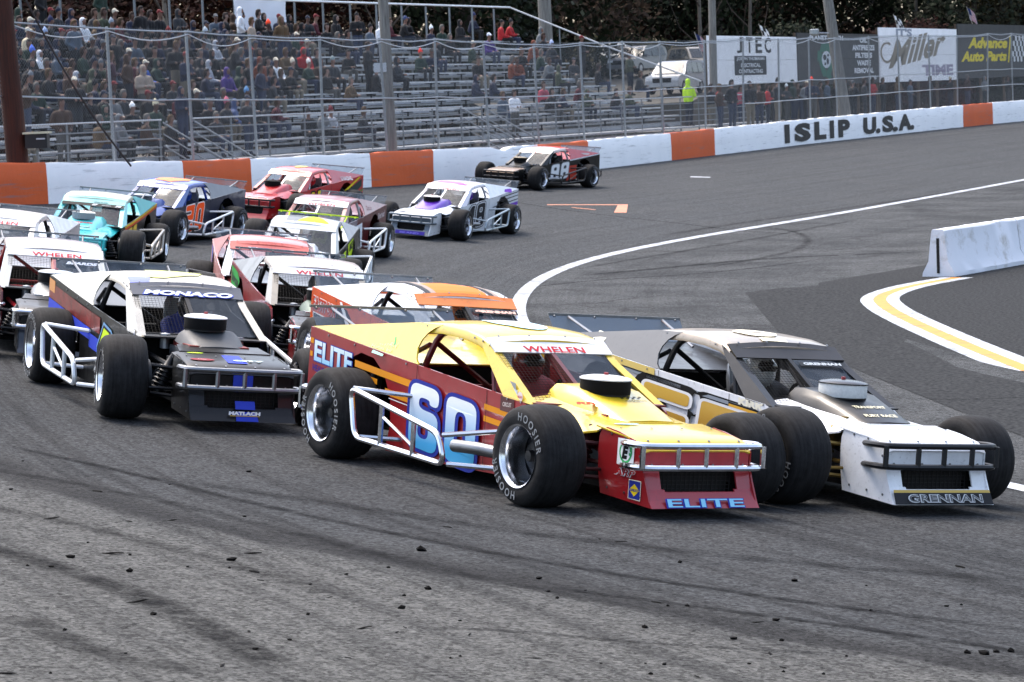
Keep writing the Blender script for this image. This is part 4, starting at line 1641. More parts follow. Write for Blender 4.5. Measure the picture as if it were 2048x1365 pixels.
stripe(C, 'R', -2.17, -2.13, .18, .22, ORS)
poly_part('badge', [(0, 0), (.16, -.012), (.16, .085), (0, .10)], f_sideR(.47, .545), pm('#4a1013', .4), C['R'], .001)
text_part('lettering', 'CIRCUIT', f_sideR(.50, .575), .10, .03, flat('#c9b9b0'), C['R'], .03, lift=.003)
text_part('lettering', 'S2', f_sideR(.52, .30), .16, .10, flat('#c9ced2'), C['R'], .03, .2, lift=.002)
# sail logo: white and green mountain line with pale lettering
poly_part('logo', [(0, .0), (.10, .05), (.16, .0), (.155, .025), (.105, .078), (-.01, .03)], f_sailR(-1.22, .925), flat('#f0f0dc'), C['sR'], .001)
poly_part('logo', [(.10, .0), (.15, .03), (.21, -.045), (.20, -.06), (.15, .005), (.10, -.02)], f_sailR(-1.20, .925), flat('#5fae6a'), C['sR'], .002)
text_part('lettering', 'MOUNTAIN', f_sailR(-1.30, .865), .34, .045, flat('#b9cf9a'), C['sR'], .02, 0, -.06)
text_part('lettering', 'Homes, Inc', f_sailR(-1.27, .828), .28, .028, flat('#b9cf9a'), C['sR'], .02, 0, -.06)
poly_part('logo', [(0, 0), (.16, -.02), (.16, -.035), (0, -.02)], f_sailR(-1.22, .815), flat('#9fd8c8'), C['sR'], .001)
poly_part('roof_emblem', ellipse(.44, .44, .32, .20, 24), f_roof(-.85, -.40), flat('#bfe6ee'), C['roof'], .001)
poly_part('roof_emblem', ellipse(.44, .46, .22, .12, 24), f_roof(-.85, -.40), flat('#f0f2ee'), C['roof'], .003)
fv = f_front((2.115, .085), UP_VAL, -.31)
text_part('lettering', 'ELITE', fv, .62, .066, flat('#2b3fa6'), C['valance'], .05, lift=.004)
text_part('lettering', 'ELITE', f_front((2.1145, .090), UP_VAL, -.30), .60, .056, flat('#8fd0ee'), C['valance'], .015, lift=.007)
fns = lambda x0, z0: (lambda a, b, l: Vector((x0 + a, -.432 - l, z0 + b)))
poly_part('decal', [(0, 0), (.19, 0), (.19, .17), (0, .17)], fns(1.70, .325), flat('#e4e7e6'), C['root'], .001)
poly_part('decal_ring', ellipse(.095, .085, .072, .072, 22), fns(1.70, .325), flat('#2fa05a'), C['root'], .002)
poly_part('decal_ring', ellipse(.095, .085, .056, .056, 22), fns(1.70, .325), flat('#e4e7e6'), C['root'], .003)
text_part('lettering', 'E', fns(1.755, .365), .075, .09, flat('#101214'), C['root'], .07, .2, lift=.004)
text_part('lettering', '3', fns(1.835, .39), .035, .07, flat('#2fa05a'), C['root'], .05, lift=.004)
text_part('lettering', 'ARP', fns(1.68, .255), .24, .05, flat('#d8dcdd'), C['root'], .07, .2, lift=.002)
text_part('lettering', 'ARP', fns(1.684, .259), .232, .042, flat('#a01c22'), C['root'], .02, .2, lift=.004)
poly_part('decal', [(0, 0), (.14, -.004), (.14, .125), (0, .125)], fns(1.85, .12), flat('#e0d8c0'), C['root'], .001)
poly_part('decal', [(.006, .005), (.134, .002), (.134, .119), (.006, .119)], fns(1.85, .12), flat('#232f86'), C['root'], .002)
poly_part('decal', [(.012, .060), (.07, .02), (.128, .060), (.07, .10)], fns(1.85, .12), flat('#e6c41c'), C['root'], .003)
text_part('lettering', 'SUNOCO', fns(1.868, .171), .105, .018, flat('#232f86'), C['root'], .03, lift=.005)
fp = lambda x0, z0: (lambda a, b, l: Vector((x0 + a, -(float(np.interp(x0 + a, [.02, .14, .3, .8], [.492, .49, .5, .565])) + .008 + l), z0 + b)))
poly_part('sticker', [(0, 0), (.12, -.02), (.10, .05), (-.02, .06)], fp(.50, .69), flat('#8a8f92'), C['root'], .001)
poly_part('sticker', [(0, 0), (.08, -.015), (.09, .04), (.01, .05)], fp(.55, .655), flat('#b9c4cc'), C['root'], .002)
poly_part('sticker', ellipse(0, 0, .045, .035, 14), fp(.68, .655), flat('#d8c8c4'), C['root'], .002)
text_part('lettering', 'NASCAR', fp(.645, .648), .07, .016, flat('#b8323a'), C['root'], .03, lift=.004)
fh = f_front((1.30, .60), UP_HOOD, -.42)
text_part('lettering', 'RR', f_front((1.14, .642), UP_HOOD, -.40), .17, .06, flat('#c04a2a'), C['hood'], .07, .3, lift=.008)
for i in range(8):
    poly_part('checker', [(0, 0), (.022, 0), (.022, .018), (0, .018)], f_scoop(1.10 - .018 * (i % 2), -.02 + .022 * i), DARK, C['hood'], 0)
text_part('lettering', 'CHASSIS', f_scoop(1.15, -.01), .17, .026, flat('#8a7a30'), C['hood'], .02)
poly_part('logo', ellipse(.1, .02, .10, .02, 16), f_front((1.52, .553), UP_NOSE, -.34), flat('#9fd0e0'), C['nose'], .006)

# ---- 55: white, gold and black
WHT, SILV = paint('#e6e9ed'), pm('#56595d', .5, .25, .1, .15, 6)
C = make_car('c55', (1.855, 20.36, -60.7), 'white race car with gold numbers and black bumper at the right, beside the yellow car', dict(
    side=WHT, sail=SILV, roof=pm('#978b7c', .4, .5, .5, .3, 4), pillar=pm('#0e1013', .4, .0, .2, .1, 6, .3), visor=pm('#2a2623', .4, .2, .3, .25, 4), hood=WHT, scoop=BLACKP, nose=WHT, nose_side=WHT, valance=WHT, bumper=BLACKM, nerf=BLACKM, rim=GOLD,  # pale tan roof has the sky reflection put into its base colour
    filter=pm('#c2c6c6', .7, 0, 0, .15, 40), lid=pm('#3a3b3d', .25, .6), hood_kind='full', deck=BLACKP, susp=GOLD, covers=GOLD, steer=4))
GOLDN = grad('number_gold', '#a8752a', '#d8b04a', .25, .62)
number(C, 'R', '55', -.85, .21, 1.35, .46, GOLDN, flat('#e6e8ea'), .02, -.10, .18, .06, flat('#0a0b0d'), .066)
number(C, 'L', '55', .5, .21, 1.35, .46, GOLDN, flat('#14161a'), .03, -.10, .0, .06)
stripe(C, 'R', -2.1, -.65, .0, .05, flat('#d8c070'))
stripe(C, 'R', -2.1, .6, .06, .085, flat('#8a939c'))
stripe(C, 'R', -2.1, -.65, .052, .06, flat('#14161a'))
text_part('lettering', 'KIRK', f_sideR(.42, .60), .30, .05, flat('#e8e4d0'), C['R'], .06, 0, -.09, lift=.004)
stripe(C, 'R', .30, .85, .075, .105, flat('#d8a53a'))
stripe(C, 'R', .30, .85, .062, .075, flat('#14161a'))
poly_part('roof_number', ellipse(.5, .40, .16, .17, 26), f_roof(-.75, -.42), flat('#efe9cf'), C['roof'], .001)
poly_part('roof_number', ellipse(.5, .40, .055, .07, 20), f_roof(-.75, -.42), pm('#8a7f74', .4), C['roof'], .003)
poly_part('roof_number', [(.70, .30), (.78, .28), (.80, .50), (.72, .52)], f_roof(-.75, -.42), flat('#efe8cc'), C['roof'], .001)
poly_part('windscreen_band', [(0, 0), (.42, 0), (.42, .05), (0, .05)], f_front((.305, .874), UP_WIND, .03), flat('#2a2e33'), C['ws'], .006)
text_part('lettering', 'GRENNAN', f_front((.298, .879), UP_WIND, .06), .34, .034, flat('#b9c0c4'), C['ws'], .05, lift=.009)
poly_part('valance_band', [(-.42, 0), (.42, 0), (.415, .085), (-.415, .085)], f_front((2.115, .086), UP_VAL, 0), flat('#26272a'), C['valance'], .004)
poly_part('valance_band', [(-.415, .085), (-.28, .085), (.28, .085), (.415, .085), (.41, .105), (-.41, .105)], f_front((2.115, .086), UP_VAL, 0), flat('#c2a558'), C['valance'], .004)
text_part('lettering', 'GRENNAN', f_front((2.115, .097), UP_VAL, -.31), .64, .062, flat('#d5d8da'), C['valance'], .045, lift=.007)
text_part('lettering', 'GRENNAN', f_front((2.115, .102), UP_VAL, -.302), .624, .052, flat('#5d6164'), C['valance'], .0, lift=.010)
text_part('lettering', 'TRANSPORT', f_scoop(1.22, -.14), .28, .045, flat('#e0d8b8'), C['hood'], .03)
text_part('lettering', 'FURY RACE', f_scoop(1.36, -.14), .28, .045, flat('#e0d8b8'), C['hood'], .03)
text_part('lettering', 'NKA', f_sailL(-.75, .80), .30, .06, flat('#9fb4c8'), C['sL'], .03)
poly_part('sticker', [(0, 0), (.16, -.015), (.17, .07), (.01, .085)], f_sailR(-1.62, .90), flat('#e8e6cc'), C['sR'], .002)
text_part('lettering', 'CROSS RACE', f_sailR(-1.86, .915), .2, .03, flat('#e8e6cc'), C['sR'], .03)
# ---- black and blue car
MONR = pm('#c4beb4', .42, .35, .4, .18, 5)  # roof: pale base stands in for the bright sky it reflects
C = make_car('monaco', (-2.90, 23.351, -68.6), 'black race car with blue stripes and pale sail panel behind the yellow car at left', dict(
    side=BLACKP, sail=pm('#c9c4b2', .28, .35, .5, .12, 4), roof=MONR, pillar=pm('#a9a59a', .25, .6, .4, .15, 5), visor=pm('#5a5b60', .3, .3, .4), hood=BLACKP, scoop=pm('#3c3f43', .5, .1, 0, .2, 8), nose=pm('#07080a', .36, 0, .15, .2, 5, .3), nose_side=BLACKP, valance=pm('#0b0d11', .36, 0, .15, .15, 5, .3), front=BLACKP, bumper=STEEL, nerf=WHITEBAR, hood_kind='open', covers=pm('#8a2a22', .35), steer=-6, deck=pm('#5c5f63', .4)))
BLU, FLM = flat('#2f43b8'), pm('#7a1c18', .35, 0, .3, .5, 9)
stripe(C, 'R', -2.17, -.62, .20, .30, BLU)
stripe(C, 'R', -2.17, -.30, .055, .195, FLM)
stripe(C, 'R', -2.17, -1.95, .02, .13, flat('#c98f5a'), lift=.002)
stripe(C, 'R', -.62, -.2, .24, .36, BLU)
poly_part('door_panel', [(0, -.05), (.18, .17), (.42, .12), (.68, -.06), (.6, -.2), (.05, -.2)], f_sideR(-.36, .48), flat('#6f9ac0'), C['R'], .001)
poly_part('door_panel', [(.02, -.06), (.19, .145), (.41, .10), (.64, -.06), (.58, -.2), (.05, -.2)], f_sideR(-.36, .48), flat('#1a1c20'), C['R'], .003)
poly_part('door_panel', [(.10, -.02), (.21, .12), (.37, .09), (.48, .0)], f_sideR(-.36, .48), flat('#c3e01a'), C['R'], .005)
text_part('lettering', 'MONACO', f_front((.222, .921), UP_VIS, -.40), .80, .074, flat('#3f57c8'), C['visor'], .10, .25, lift=.004)
text_part('lettering', 'MONACO', f_front((.219, .925), UP_VIS, -.39), .78, .064, flat('#e6eaf0'), C['visor'], .05, .25, lift=.007)
poly_part('roof_flash', [(.1, .2), (.75, .05), (.80, .2), (.6, .55), (.2, .7)], f_roof(-.85, -.35), flat('#d8dc8a'), C['roof'], .001)
poly_part('roof_flash', [(.7, .02), (.9, .0), (.92, .16), (.78, .2)], f_roof(-.85, -.47), flat('#7d86d8'), C['roof'], .003)
poly_part('nose_stripe', [(-.10, 0), (.06, 0), (.07, .40), (-.07, .40)], f_front((1.86, .515), UP_NOSE, .02), BLU, C['nose'], .002)
poly_part('nose_stripe', [(-.09, 0), (.07, 0), (.07, .10), (-.09, .10)], f_front((1.985, .338), (0, 1), .02), BLU, C['nose'], .004)
poly_part('valance_stripe', [(-.08, 0), (.10, 0), (.09, .08), (-.08, .08)], f_front((2.115, .086), UP_VAL, .02), BLU, C['valance'], .003)
poly_part('valance_stripe', [(-.08, .17), (.08, .17), (.08, .10), (-.08, .10)], f_front((2.115, .086), UP_VAL, .02), BLU, C['valance'], .003)
text_part('lettering', 'CITY', f_front((1.80, .524), UP_NOSE, -.02), .26, .05, flat('#cfe8e4'), C['nose'], .07, lift=.006)
poly_part('nose_badge', ellipse(0, .03, .10, .045, 20), f_front((1.80, .524), UP_NOSE, -.27), flat('#8a3038'), C['nose'], .004)
text_part('lettering', 'City', f_front((1.79, .524), UP_NOSE, -.31), .08, .03, flat('#d8b8b8'), C['nose'], .02, .2, lift=.007)
poly_part('nose_badge', ellipse(0, .0, .07, .02, 16), f_front((1.50, .554), UP_NOSE, -.26), flat('#b8d83a'), C['nose'], .004)
text_part('lettering', 'MATLACH', f_front((2.095, .130), UP_VAL, -.12), .26, .032, flat('#d8dadc'), C['valance'], .07, .1, lift=.007)
poly_part('lettering_bar', [(0, 0), (.24, 0), (.24, .006), (0, .006)], f_front((2.098, .122), UP_VAL, -.11), flat('#b8983a'), C['valance'], .007)
poly_part('sticker', [(0, 0), (.09, -.01), (.09, .06), (0, .07)], fp(.62, .60), flat('#e4e6ea'), C['root'], .003)
text_part('lettering', 'NWMT', fp(.63, .615), .07, .02, flat('#3a52a8'), C['root'], .04, lift=.006)
# ---- orange and white
ORG = paint('#d9571c')
C = make_car('orange', (-.575, 25.1, -66.8), 'orange and white race car half hidden behind the yellow car', dict(
    side=ORG, sail=WHT, roof=WHT, pillar=WHT, visor=paint('#d9771c'), hood=ORG, nose=ORG, nose_side=ORG, nerf=CHROME, bumper=CHROME))
text_part('lettering', 'EASTPORT', f_sideR(-2.12, .71), .66, .13, flat('#e8e4e0'), C['R'], .09, 0, -.10)
text_part('lettering', 'EASTPORT', f_sideR(-2.115, .714), .65, .12, flat('#b5321c'), C['R'], .03, 0, -.10, lift=.004)
poly_part('decal', [(0, 0), (.42, -.042), (.42, .038), (0, .08)], f_sideR(-2.10, .60), flat('#e8e4e0'), C['R'], .001)
text_part('lettering', 'FEEDS', f_sideR(-2.08, .612), .36, .055, flat('#1c1c20'), C['R'], .07, 0, -.10, lift=.004)
poly_part('decal', [(0, 0), (.06, 0), (.40, -.30), (.30, -.32)], f_sideR(-1.4, .82), flat('#e4e6ea'), C['R'], .001)
poly_part('roof_flash', [(0, 0), (.52, .0), (.52, .52), (.06, .5), (-.06, .26)], f_roof(-.40, -.27), flat('#d8741c'), C['roof'], .001)
for y0, cc in ((-.36, '#2b2d33'), (-.31, '#9a8a80'), (.27, '#2b2d33'), (.32, '#9a8a80')):
    poly_part('roof_stripe', [(0, 0), (.5, 0), (.95, 0), (.95, .05), (.5, .05), (0, .05)], f_roof(-.86, y0), flat(cc), C['roof'], .002)
poly_part('windscreen_band', [(0, 0), (.44, 0), (.44, .07), (0, .07)], f_front((.315, .868), UP_WIND, .02), flat('#1c1a22'), C['ws'], .006)
text_part('lettering', 'GRENNAN', f_front((.305, .873), UP_WIND, .04), .40, .045, flat('#e0b8a8'), C['ws'], .08, lift=.009)
# ---- polished dark metal car
C = make_car('chrome', (-2.165, 29.115, -78.5), 'dark polished metal race car with bare engine behind the black and blue car', dict(
    side=paint('#8a1a1c'), sail=wrap('#6b6a6c'), roof=pm('#b4a8a2', .42, .4, .4, .2, 5), pillar=wrap('#8a8478'), visor=WHITE, hood=BLACKP, scoop=pm('#4a5c50', .4, .3), nose=BLACKP, nose_side=paint('#8a1a1c'), bumper=CHROME, nerf=CHROME, hood_kind='open', covers=ALU, lid=pm('#8d9092', .3, .8)))
whelen(C)
poly_part('side_decal', [(0, 0), (.55, -.06), (.75, -.15), (.5, -.28), (.05, -.30)], f_sideR(-2.12, .87), flat('#1f8f36'), C['R'], .001)
text_part('lettering', 'Beacon', f_sideR(-2.06, .70), .58, .11, flat('#0f3a18'), C['R'], .06, .1, -.10, lift=.003)
# ---- silver roof car at the left edge
C = make_car('left', (-4.791, 28.297, -77.1), 'pale silver roofed race car with red roll cage at the left edge of the photo', dict(
    side=paint('#5a1018'), sail=wrap('#8a8486'), roof=pm('#b4a8a8', .3, .5, .5, .12, 5), pillar=pm('#8e9294', .3, .6, .3), visor=WHITE, hood=BLACKP, scoop=pm('#85888a', .35, .6, 0, .2, 8), nose=BLACKP, nose_side=BLACKP, valance=pm('#1a2230', .3, .1, .5), bumper=CHROME, nerf=CHROME, hood_kind='open', cage=paint('#a0161e'), covers=ALU))
whelen(C)
text_part('lettering', 'BEARDS', f_front((.33, .862), UP_WIND, .10), .32, .05, flat('#d8dbe8'), C['ws'], .05, .3, lift=.008)
# ---- salmon red roof
SAL = paint('#c9584c')
C = make_car('salmon', (-3.088, 34.071, -83.2), 'salmon red roofed race car between the lime car and the polished car', dict(
    side=paint('#d89a94'), sail=paint('#c98a86'), roof=SAL, pillar=paint('#c9ced2'), visor=SAL, hood=SAL, nose=SAL, nose_side=SAL, nerf=BLACKM, spoframe=STEEL))
poly_part('visor_band', [(0, 0), (.56, 0), (.56, .05), (0, .05)], f_front((.205, .93), UP_VIS, -.26), flat('#e2e4ea'), C['visor'], .003)
text_part('lettering', 'CURTIS LUMBER', f_front((.203, .938), UP_VIS, -.23), .50, .032, flat('#3a4a7a'), C['visor'], .04, lift=.007)
poly_part('side_decal', [(0, 0), (.3, -.03), (.18, -.32)], f_sideR(-1.9, .86), flat('#3a56b8'), C['R'], .001)
# ---- lime and white
LIM = flat('#c3e01a')
C = make_car('lime', (-3.128, 40.719, -91.1), 'white race car with grey and lime roof and lime side numbers', dict(
    side=paint('#c9ced0'), sideL=BLACKP, sail=WHT, roof=paint('#cdd2d4'), pillar=paint('#a9aeb2'), visor=paint('#cdd2d4'), hood=WHT, nose=WHT, nerf=WHITEBAR, spoframe=LIM, filter=DARK))
poly_part('roof_flash', [(0, 0), (.22, 0), (.24, .9), (0, .9)], f_roof(.05, -.28, 'y'), pm('#4a4d50', .4, 0, .3), C['roof'], .001)
poly_part('roof_flash', [(0, 0), (.14, 0), (.26, .3), (.40, .0), (.48, .1), (.28, .52), (.2, .52)], f_roof(.10, -.12, 'y'), LIM, C['roof'], .003)
number(C, 'L', '12', .35, .20, .62, .38, LIM, flat('#101214'), .03, -.10, .15)
poly_part('side_decal', [(0, 0), (.7, .07), (.7, -.20), (.2, -.22)], f_sideL(-.55, .72), LIM, C['L'], .001)
text_part('lettering', 'RACE', f_sideL(-.75, .60), .45, .12, flat('#101214'), C['L'], .06, .1, .10, lift=.003)
# ---- maroon
MAR = paint('#7a161c')
C = make_car('maroon', (-3.352, 48.708, -100.3), 'maroon race car with white visor and white door number, behind the lime car', dict(
    side=paint('#5c1418'), sail=MAR, roof=MAR, visor=WHITE, hood=MAR, nose=MAR, nerf=WHITEBAR, rbumper=WHITEBAR, cage=pm('#c9ccd0', .4, .3)))
whelen(C)
poly_part('number_panel', [(0, 0), (.62, .06), (.55, .50), (.08, .44)], f_sideL(.10, .15), flat('#d5dae0'), C['L'], .001)
text_part('number', '0', f_sideL(-.06, .22), .30, .34, flat('#14161c'), C['L'], .06, 0, .10, lift=.003)
text_part('lettering', 'Riverhead', f_sideL(-1.55, .66), .5, .12, flat('#c9b8b8'), C['L'], .03, .2, .10)
text_part('lettering', 'Coors', f_sailL(-.95, .86), .3, .07, flat('#b89a9a'), C['sL'], .03, .2)
# ---- red
RD = paint('#b0121a')
C = make_car('red', (-4.6, 58.6, -111.1), 'bright red race car with black bumper near the wall', dict(
    side=RD, sail=RD, roof=RD, visor=RD, hood=RD, nose=RD, nerf=BLACKM, bumper=BLACKM, cage=pm('#c9ccd0', .4, .3), lid=DARK))
poly_part('side_decal', [(0, .0), (.75, .26), (.75, .1), (.2, -.14)], f_sideL(-1.35, .58), flat('#2c3a36'), C['L'], .001)
poly_part('side_decal', [(-.12, .02), (.6, .30), (.68, .30), (.0, .0)], f_sideL(-1.35, .58), flat('#d8c020'), C['L'], .002)
poly_part('side_decal', [(.3, -.2), (.8, .05), (.8, .0), (.36, -.2)], f_sideL(-1.35, .58), flat('#4f8a3a'), C['L'], .002)
poly_part('roof_flash', ellipse(.4, .45, .25, .12), f_roof(-.8, -.45), flat('#d8c86a'), C['roof'], .002)
text_part('lettering', 'LI RACING', f_sailL(-1.1, .82), .5, .08, flat('#d8d0d0'), C['sL'], .04, .1)
poly_part('nose_stripe', [(-.2, 0), (.25, 0), (.22, .05), (-.18, .05)], f_front((1.88, .513), UP_NOSE, .05), flat('#c9d2e0'), C['nose'], .004)
number(C, 'L', '4', .3, .2, .4, .4, flat('#e0c020'), flat('#101010'), .03)
# ---- 20: blue and orange
BLUE = paint('#1f3f8f')
C = make_car('c20', (-6.3, 50.2, -107.4), 'blue race car with orange number 20, behind the teal car', dict(
    side=paint('#141c36'), sail=paint('#3a3d44'), roof=paint('#2a4fa8'), pillar=paint('#3a5a9f'), visor=paint('#2a4fa8'), hood=BLUE, nose=BLUE, cage=paint('#2244a0'), nerf=WHITEBAR, bumper=STEEL, rbumper=WHITEBAR, lid=ALU, spoiler=SPOILER))
ORN = flat('#ff5a14')
number(C, 'L', '20', .42, .16, .72, .48, ORN, flat('#e8d8d0'), .02, -.10, .15, .06)
text_part('lettering', 'MURDOCK', f_front((.215, .928), UP_VIS, -.40), .78, .055, flat('#dfe4ee'), C['visor'], .05, .2, lift=.004)
poly_part('roof_flash', [(.1, .1), (.8, .15), (.9, .5), (.6, .75), (.15, .6)], f_roof(-.87, -.42), flat('#e88a5a'), C['roof'], .002)
# ---- teal
TEAL = paint('#2fb8bc')
C = make_car('teal', (-6.5, 42.8, -90.5), 'teal race car with cream roof and black visor band at the left', dict(
    side=BLACKP, sail=TEAL, roof=pm('#c6cdb8', .3, 0, .5, .1, 4), pillar=TEAL, visor=paint('#7fc9c4'), hood=TEAL, nose=TEAL, nerf=pm('#b9b2a8', .3, .5), bumper=TEAL, filter=pm('#8a8d90', .7), lid=pm('#d8d4cc', .4), cage=BLACKM, rbumper=CHROME))
poly_part('windscreen_band', [(-.48, 0), (.48, 0), (.48, .085), (-.48, .085)], f_front((.295, .881), UP_WIND, 0), flat('#15181c'), C['ws'], .006)
text_part('lettering', '37', f_front((.285, .888), UP_WIND, -.02), .10, .05, flat('#dfe3e6'), C['ws'], .05, .3, lift=.009)
text_part('lettering', 'MATEO', f_front((.285, .890), UP_WIND, .14), .14, .035, flat('#9aa0a4'), C['ws'], .03, lift=.009)
text_part('lettering', '73', f_front((.285, .888), UP_WIND, .34), .10, .05, flat('#dfe3e6'), C['ws'], .05, .3, lift=.009)
stripe(C, 'L', -2.17, .6, .0, .035, flat('#d8b020'))
stripe(C, 'L', -2.17, .6, .037, .07, flat('#c8461c'))
number(C, 'L', '73', .40, .16, .66, .42, flat('#c9a838'), None, .02, -.10, .1, .05)
text_part('lettering', 'GERSHOW', f_scoop(1.20, -.16), .32, .05, flat('#c03a4a'), C['hood'], .06)
poly_part('decal_ring', ellipse(0, 0, .15, .035, 20), f_scoop(1.33, 0), flat('#b03040'), C['hood'], 0)
poly_part('decal_ring', ellipse(0, 0, .138, .024, 20), f_scoop(1.33, 0), TEAL, C['hood'], .003)
text_part('lettering', 'LONG ISLAND', f_front((.20, .935), UP_VIS, .0), .22, .03, flat('#3a4a50'), C['visor'], .03, lift=.004)
# ---- white roof at the left edge
C = make_car('white_left', (-6.55, 34.9, -90.7), 'cream white roofed race car cut off by the left edge of the photo', dict(
    side=paint('#c9c2be'), sail=WHT, roof=pm('#d8cfc8', .3, .1, .5, .1, 4), visor=WHITE, hood=WHT, nose=WHT, nerf=WHITEBAR, cage=BLACKM, rbumper=STEEL))
whelen(C)
# ---- 18: white and purple
PUR = paint('#5a24a8')
C = make_car('c18', (-1.23, 57.0, -111.3), 'white race car with purple hood scoop and black number 18', dict(
    side=paint('#cfd4da'), sail=WHT, roof=pm('#d3d0da', .3, 0, .5, .08, 4), visor=WHITE, hood=WHT, scoop=PUR, nose=WHT, nose_side=WHT, front=pm('#55606a', .4, .3), valance=pm('#5a646e', .35, .3, .2), nerf=pm('#9aa6ae', .3, .7), bumper=pm('#6a747c', .35, .7), rbumper=WHITEBAR, lid=pm('#d8d2c8', .4), cage=pm('#b9bcc4', .4, .3)))
whelen(C)
number(C, 'L', '18', .45, .15, .80, .46, flat('#1c1c22'), flat('#d8dadf'), .02, -.10, .15, .06, flat('#1c1c22'), .04)
poly_part('valance_band', [(-.30, .01), (.34, .01), (.34, .085), (-.30, .085)], f_front((2.115, .086), UP_VAL, 0), flat('#3a2a8f'), C['valance'], .004)
text_part('lettering', 'ISLAND', f_front((2.112, .10), UP_VAL, -.2), .42, .045, flat('#6a62c0'), C['valance'], .06, lift=.008)
poly_part('roof_flash', [(.05, .1), (.55, .05), (.7, .12), (.62, .22), (.1, .25)], f_roof(.05, -.42, 'y'), flat('#a87ad8'), C['roof'], .002)
poly_part('roof_flash', [(.55, .02), (.75, .04), (.80, .16), (.62, .10)], f_roof(.08, -.42, 'y'), flat('#9a5ad0'), C['roof'], .004)
for i, dz in enumerate((.05, .12, .20)):
    stripe(C, 'L', -2.17, -1.2 + .2 * i, dz, dz + .02, flat('#2a2a30'))
stripe(C, 'L', -2.17, -1.6, .26, .33, flat('#6a3ab0'))
poly_part('sail_flash', [(0, 0), (.3, -.02), (.42, .05), (.12, .07)], f_sailL(-1.45, .87), flat('#7a3ab8'), C['sL'], .001)
poly_part('nose_badge', [(0, 0), (.18, 0), (.16, .06), (.02, .06)], f_front((1.88, .513), UP_NOSE, -.36), flat('#2a3048'), C['nose'], .004)
# ---- 88: black and red
C = make_car('c88', (.85, 74.2, -121.3), 'black race car with red tail and white number 88 by the wall', dict(
    side=BLACKP, sail=paint('#b01c22'), roof=paint('#d8c9c4'), pillar=BLACKP, visor=paint('#d9d3d0'), hood=pm('#2a2624', .35, .2, .4), scoop=BLACKP, nose=pm('#8a7462', .4, .2, .2, .3, 6), nose_side=BLACKP, valance=BLACKP, bumper=BLACKM, nerf=BLACKM, rbumper=BLACKM, lid=pm('#8a7c60', .4), hood_kind='open', cage=pm('#9a9ca0', .4, .3)))
whelen(C)
number(C, 'L', '88', .35, .20, .86, .42, flat('#e0e2e4'), flat('#7a7c80'), .02, -.10, .15, .06)
poly_part('side_decal', [(0, 0), (.5, .05), (.5, .42), (.1, .4)], f_sideL(-.45, .2), flat('#b03a2a'), C['L'], .001)
poly_part('roof_flash', [(0, 0), (.5, 0), (.5, .9), (0, .9)], f_roof(-.87, -.45), flat('#c8423a'), C['roof'], .002)
stripe(C, 'L', -2.17, -.6, .0, .03, flat('#d8dade'))
poly_part('sail_flash', ellipse(.3, .03, .2, .05), f_sailL(-1.2, .90), flat('#b8a8a8'), C['sL'], .001)

for k, C in CARS.items():
    seams(C)
    if k in ('c60', 'monaco'):
        stickers(C, 'R', .56, .14, 2, 2)
    elif k in ('c18', 'c88', 'maroon', 'lime', 'teal', 'c20', 'red'):
        stickers(C, 'L', .50, .16, 3, 6)

# ================================================================== people
def caps_mesh(name, caps, voxel, ratio):
    """one continuous figure: tapered limbs fused by a voxel remesh; faces keep the nearest limb's material"""
    bm = bmesh.new()
    for p0, r0, p1, r1, mi in caps:
        a, b = Vector(p0), Vector(p1)
        d = b - a
        ln = max(d.length, 1e-4)
        Mx = Matrix.Translation(a.lerp(b, .5)) @ d.to_track_quat('Z', 'Y').to_matrix().to_4x4()
        bmesh.ops.create_cone(bm, cap_ends=True, segments=12, radius1=r0, radius2=r1, depth=ln, matrix=Mx)
        for q, r in ((a, r0), (b, r1)):
            bmesh.ops.create_icosphere(bm, subdivisions=2, radius=r, matrix=Matrix.Translation(q))
    me = bpy.data.meshes.new(name)
    bm.to_mesh(me)
    bm.free()
    o = bpy.data.objects.new('tmp', me)
    COL.objects.link(o)
    r = o.modifiers.new('r', 'REMESH')
    r.mode = 'VOXEL'
    r.voxel_size = voxel
    s = o.modifiers.new('s', 'SMOOTH')
    s.iterations = 3
    s.factor = .5
    dc = o.modifiers.new('d', 'DECIMATE')
    dc.ratio = ratio
    dg = bpy.context.evaluated_depsgraph_get()
    me2 = bpy.data.meshes.new_from_object(o.evaluated_get(dg))
    bpy.data.objects.remove(o)
    bpy.data.meshes.remove(me)
    me2.name = name
    A = np.array([c[0] for c in caps], float)
    B = np.array([c[2] for c in caps], float)
    r0 = np.array([c[1] for c in caps])
    r1 = np.array([c[3] for c in caps])
    mi = [c[4] for c in caps]
    AB = B - A
    L2 = (AB ** 2).sum(1) + 1e-9
    for f in me2.polygons:
        c = np.array(f.center)
        t = np.clip(((c - A) * AB).sum(1) / L2, 0, 1)
        dist = np.linalg.norm(A + AB * t[:, None] - c, axis=1) - (r0 + (r1 - r0) * t)
        f.material_index = mi[int(np.argmin(dist))]
        f.use_smooth = True
    return me2

